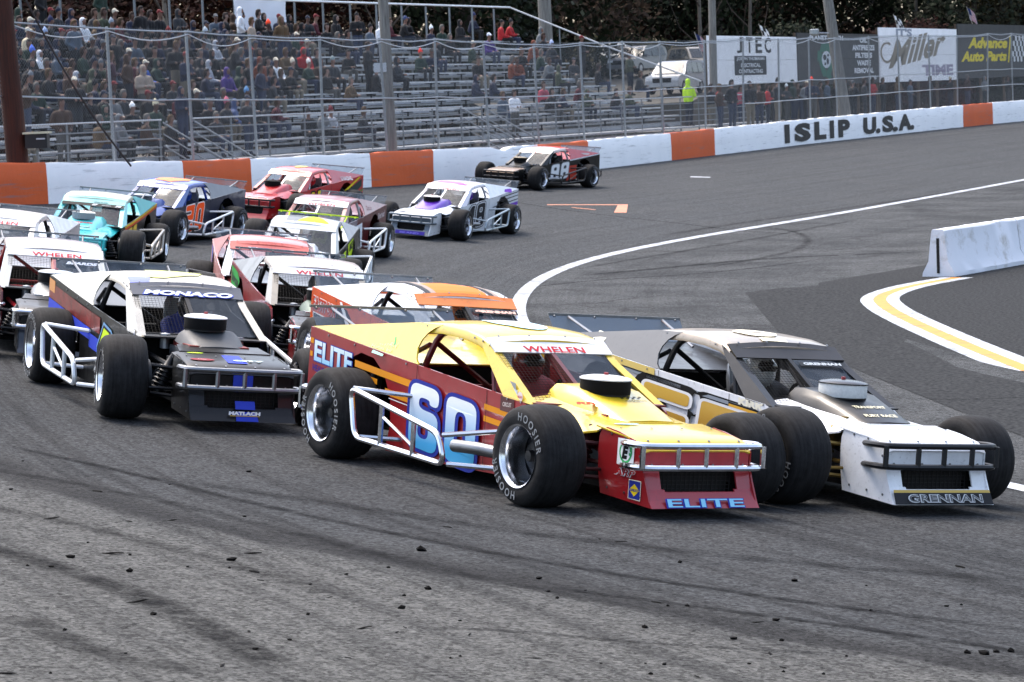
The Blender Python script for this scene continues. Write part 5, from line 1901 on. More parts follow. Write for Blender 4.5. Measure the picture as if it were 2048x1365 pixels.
def head(x, z, hat, lean=0.0):
    """head caps: facing +x; 2 skin, 3 hair or hat, 0 jacket"""
    c = [((x, 0, z + .015), .078, (x + .01, 0, z - .05), .065, 2), ((x + .09, 0, z - .02), .014, (x + .10, 0, z - .03), .016, 2), ((x - .01, 0, z - .10), .055, (x - .02, 0, z - .18), .06, 2)]
    if hat == 'hair':
        c += [((x - .018, 0, z + .052), .087, (x - .040, 0, z - .03), .084, 3), ((x + .03, 0, z + .085), .05, (x + .02, 0, z + .09), .05, 3), ((x - .05, 0, z - .04), .07, (x - .06, 0, z - .12), .05, 3)]
    elif hat == 'beanie':
        c += [((x - .012, 0, z + .066), .082, (x - .012, 0, z + .035), .086, 3), ((x - .02, 0, z + .14), .035, (x - .02, 0, z + .16), .03, 3)]
    elif hat == 'cap':
        c += [((x - .012, 0, z + .062), .080, (x - .012, 0, z + .04), .083, 3), ((x + .08, 0, z + .05), .02, (x + .13, .0, z + .04), .016, 3), ((x + .08, .04, z + .05), .016, (x + .12, .03, z + .04), .014, 3), ((x + .08, -.04, z + .05), .016, (x + .12, -.03, z + .04), .014, 3)]
    else:  # hood
        c += [((x - .032, 0, z + .038), .094, (x - .042, 0, z - .05), .094, 0), ((x - .03, 0, z - .12), .085, (x - .06, 0, z - .18), .09, 0)]
    return c
def limb2(y):
    return y
def seated(hat, v):
    c = []
    for y in (-.085, .085):
        c += [((-.02, y, .54), .125, (-.02 + (.10 if v else .02), y * .95, .86), .125, 0), ((.02, y * 1.1, .50), .095, (.42, y * 1.5, .50), .07, 1), ((.42, y * 1.5, .50), .068, (.38, y * 1.5, .10), .05, 1), ((.38, y * 1.5, .06), .05, (.50, y * 1.6, .04), .04, 4)]
    sx = .10 if v else .02
    c += [((sx, -.16, .90), .075, (sx, .16, .90), .075, 0)]
    for s in (-1, 1):
        if v == 0:
            el, ha = (.10, s * .25, .62), (.33, s * .13, .58)
        else:
            el, ha = (.20, s * .24, .64), (.36, s * .05, .66)
        c += [((sx, s * .20, .88), .062, el, .052, 0), (el, .052, ha, .040, 0), (ha, .036, (ha[0] + .06, ha[1] * .9, ha[2] - .005), .032, 2), ((ha[0] + .02, ha[1] - s * .03, ha[2] + .01), .014, (ha[0] + .06, ha[1] - s * .045, ha[2] + .01), .012, 2)]
    return c + head(sx + .035, 1.16, hat)
def standing(hat, v):
    c = []
    for y in (-.085, .085):
        c += [((-.01, y, .95), .120, (.0, y, 1.30), .125, 0), ((0, y, .90), .11, (.02, y * 1.15, .50), .078, 1), ((.02, y * 1.15, .50), .075, (-.02, y * 1.25, .10), .052, 1), ((-.02, y * 1.25, .05), .048, (.13, y * 1.5, .035), .038, 4)]
    c += [((0, -.16, 1.36), .075, (0, .16, 1.36), .075, 0)]
    for s in (-1, 1):
        if v == 0:      # hands in front pockets
            el, ha = (-.06, s * .29, 1.10), (.12, s * .16, .96)
        else:           # arms folded
            el, ha = (.06, s * .28, 1.10), (.20, -s * .06, 1.12)
        c += [((0, s * .21, 1.35), .065, el, .054, 0), (el, .052, ha, .042, 0), (ha, .038, (ha[0] + .05, ha[1] - s * .02, ha[2] - .02), .032, 2), ((ha[0] + .02, ha[1] - s * .03, ha[2] + .02), .014, (ha[0] + .06, ha[1] - s * .03, ha[2] + .015), .012, 2)]
    return c + head(.02, 1.62, hat)
PM = {}
for hat in ('hair', 'beanie', 'cap', 'hood'):
    for v in (0, 1):
        PM['s', hat, v] = caps_mesh('person_seated', seated(hat, v), .021, .42)
        PM['S', hat, v] = caps_mesh('person_standing', standing(hat, v), .022, .42)

JC = dict(black='#141417', charcoal='#2b2d31', navy='#1b2238', slate='#4a5664', grey='#6b6f72', lightgrey='#a7acb4', white='#d9dde2', cream='#c9bfa4', beige='#94877a', tan='#57452f', brown='#3a281c', rust='#6a3420', maroon='#4a1420', red='#a01c22', pink='#a84a58', purple='#4a3478', blue='#2f56a8', denim='#4a5a80', green='#22352c', camo='#3f4636', plaid='#3a2430')
JN = dict(lightgrey='light grey', beige='beige', denim='denim blue', camo='camouflage', plaid='dark plaid', slate='slate blue', green='dark green', rust='rust orange')
SKINS = ['#77584a', '#6a4c40', '#80665a', '#553c32']
HAIRS = ['#1c1512', '#2e1e14', '#40301f', '#5c5955', '#241a16', '#4e3a24']
TROU = ['#1d2330', '#2a3348', '#17181b', '#3a4254', '#4a4a48', '#22252a', '#6a6458']
rp = random.Random(21)
ROWS = {}
def person(M4, pose, hat, jk, nmhat=None):
    hat, _, hc = hat.partition(':')
    hcol = hc or ('#c9c2b0' if hat == 'cap' and rp.random() < .3 else (rp.choice(HAIRS) if hat == 'hair' else rp.choice(['#1c2436', '#16161a', '#5a5e62', '#6a1c20'])))
    me = PM[pose, hat, rp.randint(0, 1)]
    o = link('person', me, [pm(JC[jk], .85, 0, 0, .25, 9), pm(rp.choice(TROU), .85, 0, 0, .2, 9), pm(rp.choice(SKINS), .6), pm(hcol, .85), pm('#1a1a1c', .7)], cat='person', group='spectators at the track')
    o.matrix_world = M4
    return o, hat
def jname(j):
    return JN.get(j, j)
HN = dict(hair='bareheaded', beanie='knit hat', cap='peaked cap', hood='hood up')
FACE = math.atan2(-.412, .911)
CROWD = """0|5.94,S,hair,brown 7.95,s,hair,tan 8.73,s,hood,grey 10.11,s,hair,brown 11.26,s,hair,black 13.55,s,hair,charcoal 18.60,s,beanie:#141418,black 19.34,s,hair,grey 19.78,s,beanie:#6a1822,lightgrey 21.77,s,hair,charcoal 31.95,S,hair,white
1|10.48,s,beanie:#eef0f0,black 11.58,s,beanie:#d8cfae,green 14.25,s,hair,black 15.03,s,beanie:#c86a80,charcoal 15.62,s,hood,denim 17.34,s,hood,charcoal 17.80,s,hair,maroon 33.04,s,hair,slate 36.89,s,hair,black 37.88,s,hair,navy 40.10,s,hood,camo 42.75,s,hair,black 44.00,s,hair,camo
2|13.91,s,hair,maroon 14.55,s,cap,black 17.36,s,beanie:#5a8ab8,slate 37.71,s,hair,pink 40.80,s,hair,maroon
3|7.59,s,hair,navy 8.13,s,hair,green 9.22,S,hair,brown 12.64,S,hood,beige 24.65,s,hair,tan 33.72,s,hood,navy 35.11,s,hair,navy 48.29,s,hair,charcoal
4|8.75,s,beanie:#6a7078,black 10.37,s,hair,navy 10.88,s,hood,lightgrey 12.09,S,hair,plaid 12.88,S,hood,brown 17.23,s,hair,navy 18.52,s,hood,purple 19.92,S,hood,rust 24.41,s,hair,black 27.71,s,cap:#6a62b0,black 42.14,s,hood,camo 45.86,s,hair,black 48.28,S,hair,camo
5|10.39,s,hair,black 11.65,s,hair,black 15.20,s,cap,blue 15.66,s,hood,green 16.40,S,hair,black 18.59,s,hood,lightgrey 21.88,s,hair,charcoal 22.48,s,cap,white 23.46,s,beanie:#d8cdb8,black 24.33,s,beanie:#e8e4dc,green 25.29,s,hair,brown 26.03,s,beanie:#7a8a8c,charcoal 27.87,S,hair,black 30.26,s,hood,charcoal 36.65,s,cap,black 39.44,s,hair,rust 39.91,s,hair,rust 42.57,s,hair,grey 45.02,s,cap,charcoal
6|10.64,s,beanie:#4a6fd0,black 11.14,s,hood,white 11.94,s,hood,slate 16.70,s,hair,black 18.16,s,hair,black 19.12,s,hair,charcoal 20.81,s,hair,charcoal 24.09,s,hair,tan 25.38,s,hood,red 26.05,s,hair,black 28.20,s,hair,black 33.45,s,beanie:#e02418,green 34.29,s,cap,navy 41.55,s,hair,black 43.25,s,hair,green 46.61,S,cap,black
7|14.59,s,cap,black 15.09,s,cap,navy 15.87,s,hair,black 17.26,s,hair,black 18.86,s,hair,charcoal 19.44,s,hair,black 21.04,s,hood,lightgrey 35.87,s,hair,charcoal 38.89,s,cap,green 44.10,s,hood,rust 45.72,s,beanie:#a8b6d8,charcoal
8|12.46,s,cap,cream 12.70,s,hair,black 13.16,s,beanie:#9fb4d8,navy 13.94,s,cap,black 21.64,s,beanie:#a8b4bc,grey 23.92,S,hair,beige 25.80,S,hood,tan 29.94,s,hair,black 30.50,s,hair,charcoal 32.56,S,hood,white 38.39,s,hair,black 41.65,s,cap:#c8d0e0,purple 46.38,s,hair,black
9|14.35,s,beanie:#20264a,black 15.65,s,hood,maroon 16.11,s,hood,white 16.78,s,hood,tan 17.55,s,beanie:#8a94a0,black 18.01,s,hair,maroon 18.69,S,hair,black 20.74,S,hood,charcoal 21.40,s,hood,black 24.37,S,hood,white 26.15,s,hair,black 26.59,s,beanie:#ff4a20,black 28.20,s,hair,navy 28.76,s,hood,black 30.32,s,hair,black 32.03,S,beanie:#101014,black 32.85,s,cap:#2a4fb8,black 33.51,s,beanie:#101014,slate 38.18,s,beanie:#e8ecec,navy 39.06,s,hair,green 47.64,s,hood,grey
10|28.38,s,cap,navy 32.28,s,hood,black 33.83,s,hood,black 36.22,s,hair,maroon 37.22,s,cap:#39476e,black 37.68,s,hair,black 41.90,s,hood,black 45.54,s,cap,red 46.18,s,beanie:#202024,red
11|15.57,S,hood,black 18.62,S,hood,green 44.28,s,beanie:#2a3058,navy"""
rows = {}
for ln in CROWD.split('\n'):
    k, _, rest = ln.partition('|')
    rows[int(k)] = [tuple([float(q.split(',')[0])] + q.split(',')[1:]) for q in rest.split()]
# fill the packed left half of the stand
LIM_L = [3.9, 4.8, 5.8, 6.7, 7.6, 8.5, 9.5, 10.4, 11.3, 12.3, 13.2]
rc = random.Random(8)
PAL = ['black'] * 11 + ['charcoal'] * 7 + ['navy'] * 6 + ['green', 'green', 'maroon', 'slate', 'slate', 'grey', 'camo', 'brown']
for k in range(11):
    lst = rows.setdefault(k, [])
    s = LIM_L[k] - .5
    end = np.interp(k, [0, 2, 5, 10], [17, 19, 24, 31])
    while s < end:
        if all(abs(s - q[0]) > .45 for q in lst) and rc.random() < (.82 if k in (4, 5, 6, 7, 8) else (.12 if k == 0 else (.3 if k == 1 else (.5 if k < 4 else .66)))):
            lst.append((s, 's' if rc.random() < .9 else 'S', rc.choice(['hair', 'hair', 'hood', 'hood', 'hood', 'beanie', 'cap', 'cap']), rc.choice(PAL)))
        s += rc.uniform(.46, .62)
ORD = ['first', 'second', 'third', 'fourth', 'fifth', 'sixth', 'seventh', 'eighth', 'ninth', 'tenth', 'eleventh', 'twelfth', 'thirteenth', 'fourteenth', 'fifteenth', 'sixteenth', 'seventeenth', 'eighteenth', 'nineteenth', 'twentieth']
def ordn(i):
    if i < 20:
        return ORD[i]
    t = {2: 'twenty', 3: 'thirty', 4: 'forty', 5: 'fifty'}[(i + 1) // 10]
    r_ = (i + 1) % 10
    return t + '-' + ORD[r_ - 1] if r_ else {3: 'thirtieth', 4: 'fortieth', 5: 'fiftieth'}[(i + 1) // 10]
for k, lst in rows.items():
    lst.sort()
    for i, (s, pose, hat, jk) in enumerate(lst):
        sc_ = rp.uniform(.88, .99)
        p = st(s, .6 + RUN * k + (.16 if pose == 's' else -.15), Z0 + RISE * k + (0.0 if pose == 'S' else .43 - .43 * sc_))
        M4 = Matrix.Translation(p) @ Matrix.Rotation(FACE + rp.gauss(0, .35), 4, 'Z') @ Matrix.Scale(sc_, 4)
        o, h = person(M4, pose, hat, jk)
        o['label'] = '%s spectator, %s jacket, %s, %s from left, %s grandstand row from top' % ('standing' if pose == 'S' else 'seated', jname(jk), HN[h], ordn(i), ordn(10 - k))
# standing behind the fence right of the stand
put('spectator_terrace', MB().grid([[tuple(wall_at(a, o)[0] + Vector((0, 0, 1.9))) for a in np.arange(49, 116, 4)] for o in (1.1, 7.5)], thick=(0, 0, -.7)), pm('#5b5954', .9, 0, 0, .3, 1.5), smooth=0, kind='structure')
RIGHT = """7.94,100.83,hair,brown 8.49,102.12,hair,black 9.34,104.12,hood,black 9.77,105.12,hair,brown 10.19,106.12,hair,red 10.7,107.32,beanie:#101012,black 12.41,120.55,beanie:#dfe8ea,charcoal 12.79,121.45,hood,green 13.48,123.06,hair,black 12.52,111.62,beanie:#f04028,navy 13.35,120.97,cap,grey 14.44,125.26,hair,brown 8.78,112.03,hair,red 9.89,114.63,hair,pink 14.87,126.27,hair,slate 16.01,128.88,hair,black 14.9,117.23,cap,black 15.59,118.83,hair,charcoal 19.66,137.13,hood,tan 20.57,139.15,cap,slate 17.87,133.11,hair,red 18.58,134.72,hair,black 26.6,152.06,hood,grey 26.14,142.67,hair,black 8.4,111.13,hair,black 11.63,118.74,hair,charcoal 13.09,122.15,hair,brown 15.35,127.37,hair,black 16.32,129.58,hair,green 22.09,142.47,hair,charcoal 23.68,145.9,cap,black 25.1,148.93,hair,brown"""
rl = []
for q in RIGHT.split():
    x, y, hat, jk = q.split(',')
    rl.append((float(x), float(y), hat, jk))
rl.sort(key=lambda q: q[0] / q[1])
for i, (x, y, hat, jk) in enumerate(rl):
    M4 = Matrix.Translation((x, y, 1.902)) @ Matrix.Rotation(FACE + rp.gauss(0, .5), 4, 'Z') @ Matrix.Scale(rp.uniform(.93, 1.06), 4)
    o, h = person(M4, 'S', hat, jk)
    o['label'] = 'standing spectator, %s jacket, %s, %s from left behind fence below billboards' % (jname(jk), HN[h], ordn(i))
HV = pm('#b8e61a', .7)
o, h = person(Matrix.Translation(st(S1 - .9, -.1, 2.1)) @ Matrix.Rotation(FACE + 1.2, 4, 'Z'), 'S', 'hood', 'black')
o.material_slots[0].material = HV
o['label'] = 'person in fluorescent yellow hooded jacket standing beside the end of the grandstand'

# helmeted drivers
def driver_caps():
    c = []
    for y in (-.08, .08):
        c += [((-.42, .2 + y, .26), .12, (-.50, .2 + y, .62), .12, 0), ((-.36, .2 + y, .25), .085, (.02, .2 + y * 1.2, .38), .065, 0), ((.02, .2 + y * 1.2, .38), .06, (.40, .2 + y, .22), .05, 0), ((.40, .2 + y, .22), .045, (.46, .2 + y, .28), .04, 4)]
    c += [((-.50, .05, .65), .07, (-.50, .35, .65), .07, 0)]
    for s in (-1, 1):
        c += [((-.48, .2 + s * .19, .64), .06, (-.22, .2 + s * .24, .52), .05, 0), ((-.22, .2 + s * .24, .52), .048, (.09, .2 + s * .14, .60), .04, 0), ((.09, .2 + s * .14, .60), .038, (.13, .2 + s * .12, .62), .034, 4)]
    c += [((-.49, .2, .70), .05, (-.47, .2, .76), .055, 2), ((-.46, .2, .815), .118, (-.43, .2, .80), .112, 3), ((-.40, .2, .76), .085, (-.38, .2, .755), .08, 3), ((-.345, .2, .82), .05, (-.34, .2, .825), .045, 1), ((-.355, .16, .82), .045, (-.355, .24, .82), .045, 1)]
    return c
DRV = caps_mesh('driver', driver_caps(), .020, .5)
HEL = dict(c60=('#7a1a1e', '#a03038', 'dark red'), c55=('#d8d8d8', '#1c1c20', 'white'), monaco=('#20242c', '#2a3a8a', 'dark'), orange=('#d87020', '#222222', 'orange'), chrome=('#202020', '#7a1418', 'dark'), left=('#a0161e', '#202020', 'red'), salmon=('#b8b8b8', '#303030', 'grey'), lime=('#b8d820', '#222426', 'lime'), maroon=('#202024', '#4a1014', 'black'), red=('#b01820', '#202020', 'red'), c20=('#2244a0', '#18203a', 'blue'), teal=('#b03038', '#202428', 'dark red'), white_left=('#303038', '#202020', 'dark'), c18=('#5a24a8', '#26262a', 'purple'), c88=('#181818', '#181818', 'black'))
DN = dict(c60='yellow and red car number 60', c55='white and gold car number 55', monaco='black and blue car', orange='orange and white car', chrome='polished metal car', left='silver roofed car at the left edge', salmon='salmon roofed car', lime='lime and white car', maroon='maroon car', red='bright red car', c20='blue car number 20', teal='teal car', white_left='cream roofed car at the left edge', c18='purple and white car number 18', c88='black car number 88')
for k, C in CARS.items():
    h = HEL[k]
    o = link('person', DRV, [pm(h[1], .7, 0, 0, .2, 9), pm('#101418', .15), pm('#8a5f48', .6), pm(h[0], .25, 0, .5), pm('#17181a', .6)], label='driver in %s helmet sitting in the %s' % (h[2], DN[k]), cat='person', group='drivers in their cars')
    o.matrix_world = C['root'].matrix_world

# ================================================================== billboards
def board(name, a0, a1, z0, z1, m, label, off=6.2, th=.08):
    """returns (root, mapping) for a board behind the wall between arc lengths"""
    p0, p1 = wall_at(a0, off)[0], wall_at(a1, off)[0]
    tg = (p1 - p0).normalized()
    nn = Vector((-tg.y, tg.x, 0))
    wd = (p1 - p0).length
    root = link(name, None, label=label, cat='billboard', group='billboards behind the fence')
    root.matrix_world = Matrix.Translation(p0) @ Matrix.Rotation(math.atan2(tg.y, tg.x), 4, 'Z')
    # local x along the board, y away from the track, z up
    k = 4
    for i in range(k):
        for j in range(2):
            x0, x1 = wd * i / k + .006, wd * (i + 1) / k - .006
            zz0, zz1 = z0 + (z1 - z0) * j / 2 + .006, z0 + (z1 - z0) * (j + 1) / 2 - .006
            put('panel', MB().box(x0, x1, 0, th, zz0, zz1), m, root, 0)
    for i in range(k + 1):
        x = min(max(wd * i / k, .1), wd - .1)
        put('board_post', MB().box(x - .06, x + .06, th + .01, th + .13, 1.1, z1), pm('#55483a', .9, 0, 0, .3, 3), root, 0)
    return root, wd, (lambda x, z: (lambda a, b, l: Vector((x + a, -.004 - l, z + b))))
BW = pm('#f2f4f7', .6, 0, 0, .10, 1.5)
r, wd, f = board('billboard', 58.9, 71.2, 3.6, 5.65, BW, 'white billboard with black JTEC letters, leftmost behind the fence')
ink = flat('#25282c')
for i, ch in enumerate('JTEC'):
    text_part('lettering', ch, f(wd * (.30 + .105 * i), 4.92), wd * .075, .68, ink, r, .03)
poly_part('sign_panel', [(0, 0), (wd * .36, 0), (wd * .36, .82), (0, .82)], f(wd * .27, 3.98), flat('#2c3034'), r, .002)
for i, (t_s, ww) in enumerate((('JOSEPH THUMANN', .31), ('ELECTRICAL', .22), ('CONTRACTING', .27))):
    text_part('lettering', t_s, f(wd * (.45 - ww / 2), 4.58 - .26 * i), wd * ww, .17, flat('#cfd4d8'), r, .03, lift=.006)
DKB = pm('#23272b', .6, 0, 0, .2, 1.5)
r, wd, f = board('billboard', 71.35, 84.5, 3.45, 5.85, DKB, 'dark billboard with green recycling arrows and globe, second from left')
GRN = flat('#2f6a58')
tri = [(.5, 1.0), (.85, .55), (.72, .1), (.28, .1), (.15, .55)]
cxm, czm = wd * .33, 4.62
for i in range(3):
    th = 2 * PI * i / 3 + PI / 2
    P = [(-.9, .45), (.5, .45), (.5, .25), (1.05, .75), (.5, 1.2), (.5, 1.0), (-.6, 1.0)]
    pts = []
    for x, z in P:
        X, Z = x * 1.0, z * .95
        ca, sa = math.cos(th - PI / 2), math.sin(th - PI / 2)
        pts.append(((X * ca - Z * sa) * 1.15, (X * sa + Z * ca) * .80))
    poly_part('recycling_arrow', pts, f(cxm, czm), GRN, r, .002)
poly_part('globe', ellipse(0, 0, .72, .40, 24), f(cxm, czm), flat('#c3ccd2'), r, .004)
for ex, ez, ax, az in ((-.25, .1, .28, .14), (.2, -.08, .2, .16), (.28, .2, .16, .07), (-.2, -.2, .14, .07)):
    poly_part('globe_land', ellipse(ex, ez, ax, az, 10), f(cxm, czm), flat('#2c343a'), r, .006)
text_part('lettering', 'PLANET EARTH', f(wd * .14, 5.52), wd * .40, .22, flat('#d5dadd'), r, .04, lift=.004)
for i, (t_s, ww) in enumerate((('OIL', .10), ('ANTIFREEZE', .29), ('FILTERS', .22), ('WASTE', .18), ('REMOVAL', .25))):
    text_part('lettering', t_s, f(wd * (.80 - ww / 2), 5.42 - .37 * i), wd * ww, .26, flat('#d5dadd'), r, .05, lift=.004)
text_part('lettering', '526', f(wd * .86, 3.62), wd * .10, .2, flat('#d5dadd'), r, .03, lift=.004)
r, wd, f = board('billboard', 84.7, 98.8, 3.45, 6.2, BW, 'white billboard with script lettering between two dark billboards')
text_part('lettering', "IT'S", f(wd * .20, 5.75), wd * .20, .42, flat('#9098a4'), r, .05, lift=.004)
text_part('lettering', 'Miller', f(wd * .10, 4.10), wd * .74, 1.35, flat('#8a8172'), r, .03, .45, .075, lift=.006)
poly_part('script_loop', [(wd * .06 + .7 * math.cos(t) * 1.6, .55 * math.sin(t)) for t in np.linspace(.9, 6.0, 18)] + [(wd * .06 + .55 * math.cos(t) * 1.6, .42 * math.sin(t)) for t in np.linspace(6.0, .9, 18)], f(.35, 4.95), flat('#8a8172'), r, .006)
text_part('lettering', 'TIME', f(wd * .52, 3.72), wd * .42, .58, flat('#9a94a6'), r, .05, lift=.004)
r, wd, f = board('billboard', 99.0, 117.0, 3.5, 6.5, pm('#26292c', .6, 0, 0, .2, 1.5), 'dark billboard with yellow italic lettering at the right edge')
YL = flat('#e0cc1c')
text_part('lettering', 'Advance', f(wd * .10, 5.15), wd * .42, .62, YL, r, .05, .25, lift=.004)
text_part('lettering', 'Auto Parts', f(wd * .03, 4.42), wd * .48, .58, YL, r, .05, .25, lift=.004)
poly_part('logo_bar', [(0, 0), (.25, 0), (.75, 1.5), (.5, 1.5)], f(wd * .52, 4.35), YL, r, .004)
for i in range(7):
    for j in range(5):
        poly_part('checker', [(0, 0), (.36, 0), (.36, .3), (0, .3)], f(wd * .565 + .36 * i + .1 * j, 4.38 + .3 * j), flat('#d8dcde' if (i + j) % 2 else '#1c1e20'), r, .004)

# ================================================================== utility poles
def woodmat(name, a, b_, sc_=2.0):
    m, t, b = mat(name)
    n, l = t.nodes, t.links
    tc = n.new('ShaderNodeTexCoord')
    mp = n.new('ShaderNodeMapping')
    mp.inputs['Scale'].default_value = (14, 14, .8)
    ns = n.new('ShaderNodeTexNoise')
    ns.inputs['Scale'].default_value = sc_
    ns.inputs['Detail'].default_value = 8
    ns.inputs['Roughness'].default_value = .7
    l.new(tc.outputs['Object'], mp.inputs['Vector'])
    l.new(mp.outputs[0], ns.inputs['Vector'])
    cr = n.new('ShaderNodeValToRGB')
    cr.color_ramp.elements[0].position = .35
    cr.color_ramp.elements[0].color = lin(a)
    cr.color_ramp.elements[1].position = .65
    cr.color_ramp.elements[1].color = lin(b_)
    l.new(ns.outputs['Fac'], cr.inputs[0])
    l.new(cr.outputs[0], b.inputs['Base Color'])
    b.inputs['Roughness'].default_value = .9
    bp = n.new('ShaderNodeBump')
    bp.inputs['Strength'].default_value = .4
    bp.inputs['Distance'].default_value = .02
    l.new(ns.outputs['Fac'], bp.inputs['Height'])
    l.new(bp.outputs[0], b.inputs['Normal'])
    return m
WOOD = woodmat('pole_grey', '#5c5a56', '#8a8882')
RUST = woodmat('pole_brown', '#2a1510', '#4a2416')
def pole(p, top, r0, r1, m, label, extra=None):
    root = link('utility_pole', None, label=label, cat='pole', group='utility poles')
    root.location = p
    d = Vector(top)
    put('shaft', MB().tube([d * (i / 8) + Vector((random.uniform(-.01, .01), 0, 0)) for i in range(9)], r0, 14, r1=r1), m, root)
    if extra:
        extra(root)
    return root
p, tg, nn = wall_at(18.0, 1.2)
def sp_box(root):
    put('sign_plate', MB().box(-.40, -.06, -.16, -.13, 3.3, 3.55), pm('#b9c0c6', .6), root, 0)
pole((p.x, p.y, .9), (-.16, 0, 11), .155, .125, WOOD, 'grey wooden pole standing at the fence in front of the grandstand', sp_box)
p, tg, nn = wall_at(57.3, 5.5)
pole((p.x, p.y, 1.0), (.1, 0, 12), .17, .13, WOOD, 'grey wooden pole at the left end of the JTEC billboard')
p, tg, nn = wall_at(62.2, 1.25)
def lampx(root):
    put('lamp_arm', MB().tube([(-.55, -.1, 4.55), (-1.3, -.2, 4.6)], .03, 6), ALU, root)
    put('lamp_head', MB().lathe([(.0, 0), (.12, .02), (.2, .10), (.2, .28), (.14, .30)], 14, Matrix.Translation((-1.35, -.2, 4.45))), pm('#9aa0a2', .4, .4), root)
pole((p.x, p.y, 1.0), (-1.1, 0, 9), .26, .19, WOOD, 'thick leaning wooden pole in front of the recycling billboard', lampx)
pole((1.9, 112, .9), (-.1, 0, 13), .30, .24, WOOD, 'distant wooden pole behind the end of the grandstand')
p, tg, nn = wall_at(-.05, .55)
def lbox(root):
    bx_ = put('cabinet', MB().box(.12, .58, -.28, .10, 2.10, 2.40), pm('#141519', .5), root, 0)
    put('cabinet_lid', MB().box(.08, .62, -.32, .14, 2.40, 2.44), pm('#c9c4a8', .6), bx_, 0)
    put('cabinet_handle', MB().box(.36, .54, -.30, -.285, 2.28, 2.31), pm('#b9bcc0', .5), bx_, 0)
    put('cabinet_bracket', MB().tube([(.34, -.1, 1.72), (.34, -.1, 2.10)], .03, 6), STEEL, root)
    pts = [Vector((.1, -.2, 5.6)).lerp(Vector((2.35, -.55, 1.65)), t) + Vector((0, 0, -.28 * math.sin(PI * t))) for t in np.linspace(0, 1, 9)]
    put('guy_cable', MB().tube(pts, .022, 6), pm('#241a18', .8), root)
pole((p.x, p.y, .6), (-.42, 0, 8), .235, .22, RUST, 'dark brown rusty pole at the left edge with a black box on it', lbox)

# ================================================================== flags
def flag(p, kind, label):
    root = link('flag', None, label=label, cat='flag', group='flags above the billboards')
    root.location = p
    root.scale = (.68, .68, .68)
    put('flagstaff', MB().tube([(0, 0, 0), (-.55, -.1, 1.7)], .022, 6), pm('#a9a49a', .5), root)
    nx, nz = 13, 13
    def q(i, j):
        u, v = i / nx, j / nz
        return (-.52 + .28 * v + u * .62, -.1 + .09 * math.sin(5 * u + 2 * v), 1.6 - 1.05 * v * 1.0 - .55 * u + .12 * math.sin(3 * u))
    mb = MB()
    mb.v = [q(i, j) for j in range(nz + 1) for i in range(nx + 1)]
    for j in range(nz):
        for i in range(nx):
            a = j * (nx + 1) + i
            mb.f.append((a, a + 1, a + nx + 2, a + nx + 1))
            if kind == 'us':
                # hanging flag: stripes run along the fly
                mi = 2 if (i < 6 and j < 7) else i % 2
            else:
                mi = (i // 4 + j // 4) % 2
            mb.m.append(mi)
    put('cloth', mb, [flat('#c0c4ca'), flat('#a8323c'), flat('#2a3560')] if kind == 'us' else [flat('#d5d8da'), flat('#141518')], root)
for a, k, lb in ((59.2, 'us', 'striped red and white flag left of the JTEC billboard'), (67.9, 'ck', 'checkered flag above the JTEC billboard'), (89.5, 'ck', 'checkered flag above the white script billboard'), (103.1, 'us', 'striped red and white flag above the yellow lettered billboard')):
    p = wall_at(a, 6.5)[0]
    flag((p.x, p.y, float(np.interp(a, [58, 72, 90, 104], [4.6, 5.3, 5.8, 6.4]))), k, lb)
# white sheet hung on the back rail
P = []
for i in range(13):
    s = 26.2 + .28 * i
    P.append([st(s, OB - .06 - .03 * math.sin(i * 1.3 + j), ZB + 1.66 - .22 * j - .06 * math.sin(i * .9) * (j > 0)) for j in range(6)])
put('white_sheet', MB().grid(P, thick=tuple(N2 * .006)), pm('#dfe3ea', .8), label='white cloth sheet hung on the back rail of the grandstand', cat='sheet')

